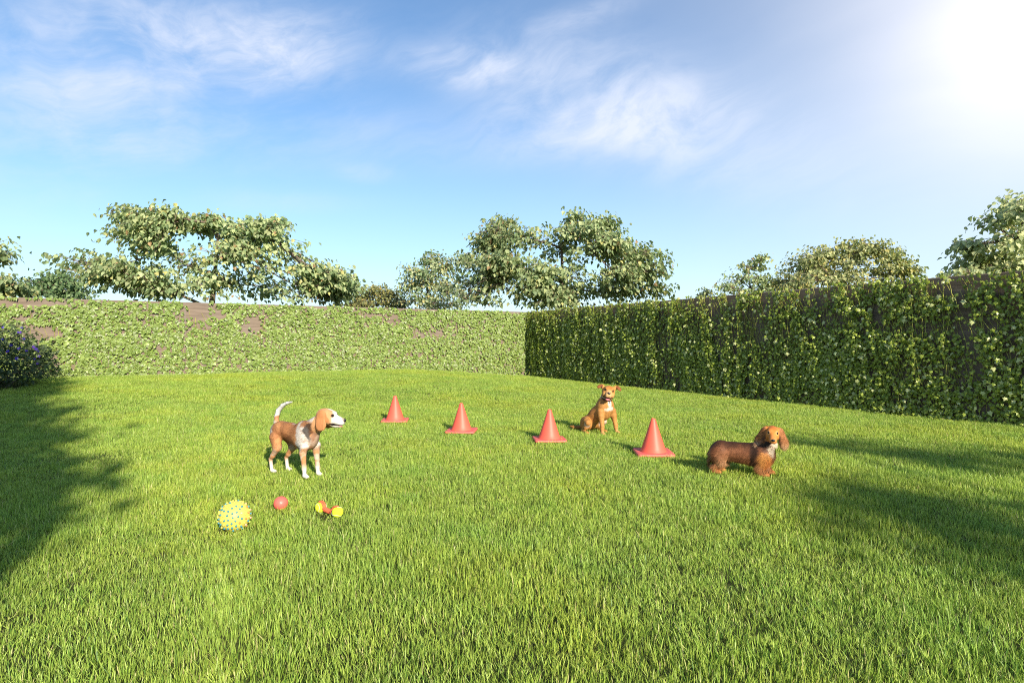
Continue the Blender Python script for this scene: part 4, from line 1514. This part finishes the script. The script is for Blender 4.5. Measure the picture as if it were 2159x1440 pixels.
# --- the tan dog, sitting and facing the camera
def sitter(Rl):
    B = Body()
    hv = np.array(Rl @ Vector((-.10, -.97, .02)))
    ax = frame_of(hv, -.20)
    H = np.array([.120, .0, .592]); s = 1.24
    B.ell((.03, 0, .345), (.105, .125, .155), k=.04)
    B.ell((.07, 0, .39), (.075, .09, .11), k=.04)
    B.chain([((.015, 0, .36), .105), ((-.07, -.045, .26), .102), ((-.16, -.10, .155), .098)], .05)
    B.ell((-.18, -.11, .125), (.095, .105, .095), k=.05)
    B.chain([((.04, 0, .44), .084), ((.07, 0, .505), .070), ((.10, 0, .57), .062)], .04)
    for sg, dx, dy in ((-1, .02, -.004), (1, .0, .012)):
        y = sg * .098 + dy
        B.ell((.065, sg * .088, .365), (.05, .038, .095), k=.03)
        B.chain([((.075, y * 1.0, .31), .052), ((.085 + dx * .5, y * 1.06, .25), .044), ((.115 + dx, y * 1.20, .12), .0275), ((.118 + dx, y * 1.22, .085), .026), ((.126 + dx, y * 1.26, .035), .023)], .015)
        B.ell((.143 + dx, y * 1.32, .022), (.035, .026, .020), k=.012)
        for q in (-.015, 0, .015):
            B.ell((.168 + dx, y * 1.32 + q, .016), (.017, .009, .013), k=.008)
    for sg, cy in ((-1, -.11), (1, -.09)):
        yy = cy + sg * .10
        B.ell((-.14, yy, .135), (.10, .050, .098), [[.94, 0, .34], [0, 1, 0], [-.34, 0, .94]], .03)
        B.chain([((-.08, yy + sg * .02, .175), .046), ((-.03, yy + sg * .03, .16), .038), ((-.09, yy + sg * .03, .085), .028), ((-.155, yy + sg * .03, .040), .024)], .02)
        B.chain([((-.155, yy + sg * .03, .034), .022), ((-.05, yy + sg * .05, .024), .019)], .010)
        B.ell((-.025, yy + sg * .055, .021), (.037, .027, .019), k=.012)
        for q in (-.015, 0, .015):
            B.ell((.002, yy + sg * .055 + q, .015), (.015, .0085, .011), k=.006)
    B.chain([((-.26, -.15, .07), .028), ((-.31, -.20, .055), .022), ((-.35, -.25, .06), .018), ((-.375, -.28, .07), .009)], .015)
    head_shape(B, H, ax, s, muzzle=.115, wide=1.08, mouth=.020, drop=.030)
    f, l, u = ax
    p = lambda a, b, c: H + s * (f * a + l * b + u * c)
    # half-pricked ears folding out at the sides
    for sg in (-1, 1):
        up = .012 if sg > 0 else -.006
        d = nrmz(l * sg * .85 + u * .52 - f * .10); nn = nrmz(f * .8 + u * .3 - l * sg * .2); w = np.cross(nn, d); nn = np.cross(d, w)
        B.ell(p(-.014, sg * .070, .046 + up), np.array([.042, .026, .009]) * s, np.stack([d, w, nn]), .010)
        d = nrmz(l * sg * .70 - u * .60 + f * .35); nn = nrmz(f * .8 + u * .5 + l * sg * .15); w = np.cross(nn, d); nn = np.cross(d, w)
        B.ell(p(.004, sg * .108, .046 + up), np.array([.034, .022, .0065]) * s, np.stack([d, w, nn]), .006)
    B.cut(p(.105, 0, -.070), np.array([.046, .032, .0125]) * s, np.stack([f, l, u]), .006)
    tan = (.54, .25, .070); white = (.76, .68, .58); brown = (.36, .13, .035)

    def colour(P):
        n1 = fbm(P, 22, 3); n3 = fbm(P + 7, 9, 2)
        C = np.repeat(np.array([tan]), len(P), 0) * (.8 + .42 * n3)[:, None]
        C = blend(C, blob(P, (-.10, 0, .28), (.14, .2, .16), n1), brown, .45)
        # white bib and belly
        C = blend(C, blob(P, (.135, 0, .43), (.06, .034, .07), n1), white, .9)
        C = blend(C, blob(P, (.125, 0, .355), (.05, .085, .032), n1), white, .9)
        C = blend(C, blob(P, (.02, 0, .13), (.10, .08, .07), n1), (.66, .52, .42), .8)
        C = blend(C, blob(P, (-.05, -.23, .14), (.05, .05, .055), n1), (.70, .58, .48), .8)
        C = blend(C, blob(P, (-.06, .16, .10), (.06, .05, .04), n1), (.66, .55, .46), .5)
        C = blend(C, (1 - sst(P[:, 2], .03, .10)) * (P[:, 0] > .05), (.58, .30, .13), .6)
        q = (P - H) / s
        a, b, c = q @ f, q @ l, q @ u
        hd = (np.linalg.norm(q - np.array([0, 0, 0]), axis=1) < .175) & (P[:, 2] > .50) & (a > -.12)
        ear = hd & (np.abs(b) > .074) & (c > .012)
        face = hd & ~ear
        C = blend(C, face * 1.0, (.56, .25, .065), .8)
        C = blend(C, face * (1 - sst(np.abs(b) + (n1 - .5) * .02, .02, .04)) * sst(c, .0, .03), (.50, .17, .035), .7)
        C = blend(C, face * sst(-c + (n1 - .5) * .02, .050, .072), (.72, .60, .46), .9)
        C = blend(C, face * sst(a, .075, .10) * (c > -.07), (.66, .43, .22), .6)
        C = blend(C, face * (np.abs(b) > .03) * sst(-c, -.01, .03), (.62, .34, .13), .6)
        C = blend(C, ear * 1.0, (.22, .066, .022), .9)
        C = blend(C, ear * (np.abs(b) < .098) * (c < .05) * 1.0, (.06, .022, .015), .75)
        e = np.linalg.norm(np.stack([a - .068, np.abs(b) - .040, c - .020], 1), axis=1)
        C = blend(C, face * (1 - sst(e, .0115, .019)), (.05, .025, .016), .9)
        C = blend(C, face * (np.abs(c + .070) < .012) * (a > .06) * (np.abs(b) < .032), (.04, .016, .014), .95)
        return np.clip(C, .01, .85)

    def flow(P, N):
        F = np.repeat(np.array([[-.35, 0, -1.0]]), len(P), 0)
        q = P - H
        F[(np.linalg.norm(q, axis=1) < .18) & (P[:, 2] > .5)] = -f - u * .3
        F[P[:, 0] < -.27] = (-1, -.9, .2)
        return F

    def length(P, N):
        L = np.full(len(P), .016)
        L = np.where(P[:, 2] < .2, .011, L)
        L = np.where((np.linalg.norm(P - H, axis=1) < .19) & (P[:, 2] > .5), .007, L)
        L = np.where(P[:, 0] < -.27, .025, L)
        return L
    head = dict(c=H, axes=ax, s=s, eye=(.066, .040, .018), eye_r=.0105, nose=(.124, 0, -.010), tongue=((.100, .0, -.078), (.038, .025, .007)),
                lines=[('lip', [(.050, sg * .058, -.028), (.062, sg * .054, -.050), (.084, sg * .040, -.062), (.112, sg * .018, -.062)],   .0046, 'mouth') for sg in (-1, 1)] +
                      [('lip', [(.102, -.030, -.084), (.118, -.014, -.091), (.120, .014, -.091), (.102, .030, -.084)], .0032, 'mouth')])
    return B, colour, flow, length, head, dict(strands=80000, width=.0008, albedo=.80, cvar=.3, lift=.32, collar=((.076, 0, .500), (.38, 0, .92), .079, .079, .024), tag=(.160, 0, .452))


# --- the long-haired dachshund, head turned to the camera
def dachshund(Rl):
    B = Body()
    hv = np.array(Rl @ Vector((-.34, -.92, -.16)))
    ax = frame_of(hv, -.06)
    H = np.array([.262, -.030, .412]); s = .88
    B.ell((.17, 0, .205), (.115, .082, .100), k=.03)
    B.ell((.215, 0, .195), (.068, .074, .085), k=.03)
    B.cone((.12, 0, .215), (-.18, 0, .228), .082, .074, .04)
    B.cone((.10, 0, .175), (-.12, 0, .20), .076, .064, .04)
    B.ell((-.195, 0, .218), (.078, .072, .078), k=.04)
    B.chain([((.19, 0, .24), .078), ((.228, -.012, .31), .060), ((.255, -.022, .38), .050)], .04)
    for sg, dx in ((-1, -.03), (1, .035)):
        y = sg * .062
        B.ell((.185 + dx * .5, sg * .066, .175), (.06, .038, .075), k=.035)
        B.chain([((.19 + dx * .6, y, .14), .036), ((.18 + dx, y * 1.1, .10), .030), ((.20 + dx, y, .055), .022), ((.21 + dx, y, .03), .020)], .015)
        B.ell((.226 + dx, y * 1.06, .020), (.036, .028, .020), k=.015)
        for q in (-.014, 0, .014):
            B.ell((.250 + dx, y * 1.06 + q, .014), (.014, .009, .012), k=.008)
    for sg, dx in ((-1, -.01), (1, .035)):
        y = sg * .056
        B.ell((-.215, sg * .052, .185), (.078, .044, .080), k=.035)
        B.chain([((-.20 + dx * .5, y, .15), .045), ((-.175 + dx, y, .115), .032), ((-.240 + dx, y, .072), .020), ((-.232 + dx, y, .03), .017)], .015)
        B.ell((-.215 + dx, y, .019), (.034, .026, .018), k=.015)
        for q in (-.013, 0, .013):
            B.ell((-.192 + dx, y + q, .014), (.013, .008, .011), k=.008)
    B.chain([((-.255, 0, .23), .026), ((-.285, .02, .18), .018), ((-.292, .03, .12), .014), ((-.300, .035, .07), .007)], .02)
    head_shape(B, H, ax, s, muzzle=.165, wide=.98, mouth=-.006, drop=.040)
    f, l, u = ax
    p = lambda a, b, c: H + s * (f * a + l * b + u * c)
    for sg in (-1, 1):
        d = nrmz(-u + l * sg * .26 - f * .04); nn = nrmz(l * sg * .40 + f * .9); w = np.cross(d, nn); nn = np.cross(w, d)
        B.ell(p(-.006, sg * .094, -.036), np.array([.092, .040, .012]) * s, np.stack([d, w, nn]), .006)
        B.ell(p(-.006, sg * .116, -.085), np.array([.066, .044, .011]) * s, np.stack([d, w, nn]), .008)
        B.ell(p(-.018, sg * .062, .018), np.array([.040, .030, .018]) * s, np.stack([d, w, nn]), .02)
    black = (.022, .013, .010); brown = (.155, .058, .027); tan = (.40, .15, .040); cream = (.62, .44, .27)

    def colour(P):
        n1 = fbm(P, 24, 3); n3 = fbm(P * np.array([.5, 1, 1]), 16, 2)
        C = np.repeat(np.array([brown]), len(P), 0) * (.5 + 1.0 * n3)[:, None]
        C = blend(C, blob(P, (-.05, 0, .20), (.16, .2, .05), n1, .7), (.22, .088, .042), .6)
        C = blend(C, sst(P[:, 2] + (n1 - .5) * .09, .235, .300) * (P[:, 0] < .24), (.040, .020, .013), .8)
        C = blend(C, 1 - sst(P[:, 2] + (n1 - .5) * .06, .11, .17), (.34, .14, .055), .85)
        C = blend(C, blob(P, (-.16, 0, .14), (.12, .12, .05), n1), (.42, .22, .11), .75)
        C = blend(C, blob(P, (-.17, -.08, .18), (.07, .05, .05), n1), (.25, .105, .05), .6)
        # black mantle behind the shoulder, tan shoulder
        C = blend(C, blob(P, (.115, 0, .215), (.042, .2, .10), n1), black, .85)
        C = blend(C, blob(P, (.215, -.09, .185), (.075, .07, .06), n1), (.44, .175, .045), .9)
        C = blend(C, blob(P, (.215, .09, .185), (.075, .07, .06), n1), (.44, .175, .045), .9)
        C = blend(C, blob(P, (.225, 0, .310), (.065, .10, .065), n1), black, .88)
        C = blend(C, blob(P, (.26, -.05, .13), (.07, .09, .05), n1), (.32, .105, .03), .8)
        C = blend(C, blob(P, (.262, -.055, .285), (.045, .035, .075), n1), (.62, .47, .34), .85)
        C = blend(C, (1 - sst(P[:, 2], .03, .08)), (.34, .12, .035), .8)
        C = blend(C, (P[:, 0] < -.27) * 1.0, (.30, .17, .10), .6)
        q = (P - H) / s
        a, b, c = q @ f, q @ l, q @ u
        hd = (np.linalg.norm(q - np.array([0, 0, 0]), axis=1) < .24) & (P[:, 2] > .285) & (P[:, 0] > .10) & (a > -.11)
        ear = hd & (np.abs(b) < .170) & ((c > -.12) | (np.abs(b) < .150)) & (a > -.055) & (a < .05) & (c > -.17) & ((np.abs(b) > .066) | ((np.abs(b) > .056) & (c < -.05)))
        face = hd & ~ear & ((a > -.01) | (c > -.02)) & (c > -.075 - .12 * np.clip(a, 0, 1)) & ((a > .02) | (c > -.045))
        C = blend(C, face * 1.0, (.44, .155, .032), .95)
        C = blend(C, face * sst(c, .04, .07), (.28, .075, .02), .7)
        C = blend(C, face * (a > .11) * 1.0, (.40, .16, .05), .6)
        C = blend(C, ear * 1.0, (.36, .145, .06), .95)
        C = blend(C, ear * sst(-c + (n1 - .5) * .06, .05, .14), (.52, .31, .17), .75)
        C = blend(C, ear * (np.abs(b) < .086) * sst(-c, .0, .04), (.07, .03, .018), .75)
        C = C * np.where(ear, .7 + .6 * fbm(P * np.array([1, 1, .2]), 70, 2), 1)[:, None]
        e = np.linalg.norm(np.stack([a - .070, np.abs(b) - .040, c - .018], 1), axis=1)
        C = blend(C, face * (1 - sst(e, .018, .026)) * sst(e, .010, .016), (.62, .36, .16), .6)
        C = blend(C, face * (1 - sst(e, .0125, .0165)), (.03, .015, .01), .95)
        C = blend(C, face * (np.abs(c + .070) < .006) * (a > .10), (.03, .012, .01), .9)
        return np.clip(C, .008, .85)

    def flow(P, N):
        F = np.repeat(np.array([[-1.0, 0, -.55]]), len(P), 0)
        F[P[:, 2] < .17] = (-.55, 0, -1)
        q = (P - H) / s
        hd = (np.linalg.norm(q, axis=1) < .22) & (P[:, 2] > .285) & (P[:, 0] > .12)
        b = np.abs(q @ l)
        F[hd] = -f - u * .2
        F[hd & (b > .066)] = (-u + np.sign(q @ l)[:, None] * l * .22)[hd & (b > .066)]
        return F

    def length(P, N):
        L = np.full(len(P), .040)
        L = L + .022 * (1 - sst(P[:, 2], .10, .19)) * sst(P[:, 2], .03, .08)
        L = np.where((P[:, 2] < .17) & (P[:, 2] > .09) & (P[:, 0] < .17) & (P[:, 0] > -.18), .052, L)
        L = L + .022 * blob(P, (.17, -.08, .14), (.1, .08, .06)) + .02 * blob(P, (.27, -.02, .22), (.06, .08, .09))
        q = (P - H) / s
        hd = (np.linalg.norm(q, axis=1) < .24) & (P[:, 2] > .285) & (P[:, 0] > .12)
        b, c, a = np.abs(q @ l), q @ u, q @ f
        L = np.where(hd & (c > -.10 - .10 * np.clip(a, 0, 1)), .007, L)
        L = np.where(hd & (b > .066) & (b < .19) & (a > -.06), .028 + .03 * sst(-c, .0, .12), L)
        L = np.where(P[:, 2] < .035, .012, L)
        L = np.where(P[:, 0] < -.27, .040, L)
        return L
    head = dict(c=H, axes=ax, s=s, eye=(.071, .040, .018), eye_r=.0125, nose=(.178, 0, -.030),
                lines=[('lip', [(.128, sg * .034, -.058), (.150, sg * .024, -.066), (.172, sg * .004, -.068)], .0028, 'mouth') for sg in (-1, 1)])
    return B, colour, flow, length, head, dict(strands=95000, width=.0007, lift=.26, mess=.26, cvar=.42, tip=1.45, albedo=1.25)


DOGS = [(-2.10, 5.68, -31, hound, 'brown and white hound standing side on with raised white tail and hanging ears'),
        (1.285, 8.28, -60, sitter, 'tan dog with white bib and dark collar sitting with open mouth'),
        (2.205, 5.62, -17, dachshund, 'long-haired brown dachshund standing beside the largest cone, facing the camera')]
for (x, y, a, fn, lab) in DOGS:
    dog((x, y, zg1(x, y) + .018), R(a), fn, lab)
#__DOGS_END__

# ------------------------------------------------------------------ grass
def grass():
    g = np.random.default_rng(77)
    lib = bpy.data.collections.new('grass_tufts')      # not linked to the scene: only feeds the instancing below
    for v in range(12):
        nb = 125
        V, Fq, Ft, C = [], [], [], []
        for i in range(nb):
            r = .125 * math.sqrt(g.random()); a = g.uniform(0, 2 * math.pi)
            x, y = r * math.cos(a), r * math.sin(a)
            h = g.uniform(.026, .062) * (1.25 if g.random() < .10 else 1)
            w = g.uniform(.0010, .0021)
            la = g.uniform(0, 2 * math.pi); lean = abs(g.normal()) * .30 + .06
            curl = g.uniform(.1, .9)
            dx, dy = math.cos(la), math.sin(la)
            fa = la + math.pi / 2 + g.normal() * .5
            sx, sy = math.cos(fa), math.sin(fa)
            b = len(V)
            for q, (u, ww) in enumerate(((0, .8), (.38, 1.0), (.74, .72))):
                k = lean * u + curl * lean * u * u
                zz = h * (u - .25 * lean * u * u)
                for s in (-1, 1):
                    V.append((x + dx * h * k + s * sx * w * ww, y + dy * h * k + s * sy * w * ww, zz - .004))
            k = lean + curl * lean
            V.append((x + dx * h * k, y + dy * h * k, h * (1 - .25 * lean) - .004))
            Fq += [(b, b + 1, b + 3, b + 2), (b + 2, b + 3, b + 5, b + 4)]
            Ft += [(b + 4, b + 5, b + 6)]
            t = g.random()
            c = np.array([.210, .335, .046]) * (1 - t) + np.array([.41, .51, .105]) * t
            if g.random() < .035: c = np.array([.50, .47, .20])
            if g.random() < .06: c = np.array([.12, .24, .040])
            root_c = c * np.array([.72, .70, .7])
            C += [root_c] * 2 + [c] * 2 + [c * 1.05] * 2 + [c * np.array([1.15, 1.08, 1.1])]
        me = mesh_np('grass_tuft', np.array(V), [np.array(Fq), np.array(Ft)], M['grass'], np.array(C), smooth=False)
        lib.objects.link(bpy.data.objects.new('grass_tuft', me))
    # where tufts stand: the lawn in view with some margin, denser close by
    step = .105
    xs = np.arange(-17, 13, step); ys = np.arange(.6, 23, step)
    X, Y = np.meshgrid(xs, ys, indexing='ij')
    P = np.stack([X.ravel(), Y.ravel()], -1) + g.uniform(-.055, .055, (X.size, 2))
    dl = (P - CRN) @ NL; dr = (P - CRN) @ NR
    d = np.hypot(P[:, 0], P[:, 1])
    ok = (dl > .05) & (dr > .05) & (np.abs(P[:, 0]) < 1.0 * P[:, 1] + 2.6)
    ok &= (g.random(len(P)) < np.where(d < 7, 1.0, np.where(d < 12, .8, .62)))
    # nothing grows under the shrub
    ok &= (((P[:, 0] + 11.5) / 1.3) ** 2 + ((P[:, 1] - 11.8) / 1.9) ** 2) > 1
    P = P[ok]; d = d[ok]
    n = len(P)
    z = zg(P[:, 0], P[:, 1])
    big = fbm(np.stack([P[:, 0], P[:, 1], 0 * z], -1), .9, 3)
    scl = (.62 + .85 * big) * g.uniform(.8, 1.2, n)
    # trodden shorter where things stand
    for (x, y, r, k) in TRODDEN:
        q = np.exp(-(((P[:, 0] - x) ** 2 + (P[:, 1] - y) ** 2) / r ** 2) ** 2)
        scl *= 1 - k * q
    scl_xy = np.where(d < 7, 1.0, np.where(d < 12, 1.15, 1.35))
    me = bpy.data.meshes.new('grass')
    me.vertices.add(n)
    me.vertices.foreach_set('co', np.stack([P[:, 0], P[:, 1], z], -1).astype(np.float32).ravel())
    rot = np.stack([g.normal(size=n) * .08, g.normal(size=n) * .08, g.uniform(0, 2 * math.pi, n)], -1).astype(np.float32)
    sc = np.stack([scl_xy, scl_xy, scl], -1).astype(np.float32)
    for nm, typ, key, val in (('tuft_rot', 'FLOAT_VECTOR', 'vector', rot), ('tuft_scale', 'FLOAT_VECTOR', 'vector', sc), ('tuft_kind', 'INT', 'value', g.integers(0, 12, n).astype(np.int32))):
        at_ = me.attributes.new(nm, typ, 'POINT')
        at_.data.foreach_set(key, val.ravel())
    me.update()
    o = link('grass', me)
    tag(o, 'short bright green grass of the lawn', 'grass', kind='stuff')
    ng = bpy.data.node_groups.new('grass_instancing', 'GeometryNodeTree')
    ng.interface.new_socket('Geometry', in_out='INPUT', socket_type='NodeSocketGeometry')
    ng.interface.new_socket('Geometry', in_out='OUTPUT', socket_type='NodeSocketGeometry')
    N = ng.nodes.new
    gi, go = N('NodeGroupInput'), N('NodeGroupOutput')
    ci = N('GeometryNodeCollectionInfo'); ci.inputs['Collection'].default_value = lib
    ci.inputs['Separate Children'].default_value = True; ci.inputs['Reset Children'].default_value = True
    ip = N('GeometryNodeInstanceOnPoints'); ip.inputs['Pick Instance'].default_value = True

    def na(nm, typ):
        q = N('GeometryNodeInputNamedAttribute'); q.data_type = typ; q.inputs['Name'].default_value = nm
        return [s for s in q.outputs if s.enabled and s.name == 'Attribute'][0]
    L = ng.links.new
    L(gi.outputs[0], ip.inputs['Points']); L(ci.outputs[0], ip.inputs['Instance'])
    L(na('tuft_kind', 'INT'), ip.inputs['Instance Index'])
    e2r = N('FunctionNodeEulerToRotation')
    L(na('tuft_rot', 'FLOAT_VECTOR'), e2r.inputs[0]); L(e2r.outputs[0], ip.inputs['Rotation'])
    L(na('tuft_scale', 'FLOAT_VECTOR'), ip.inputs['Scale'])
    L(ip.outputs[0], go.inputs[0])
    md = o.modifiers.new('instancing', 'NODES'); md.node_group = ng
    print('grass tufts', n)


TRODDEN = [(x, y, .25, .45) for (x, y, *_r) in CONES] + [(-1.455, 4.42, .14, .5), (-1.30, 4.28, .14, .5), (-1.37, 4.30, .12, .5), (-1.785, 4.44, .13, .45), (-1.91, 3.90, .16, .35)]
#__TRODDEN__
grass()
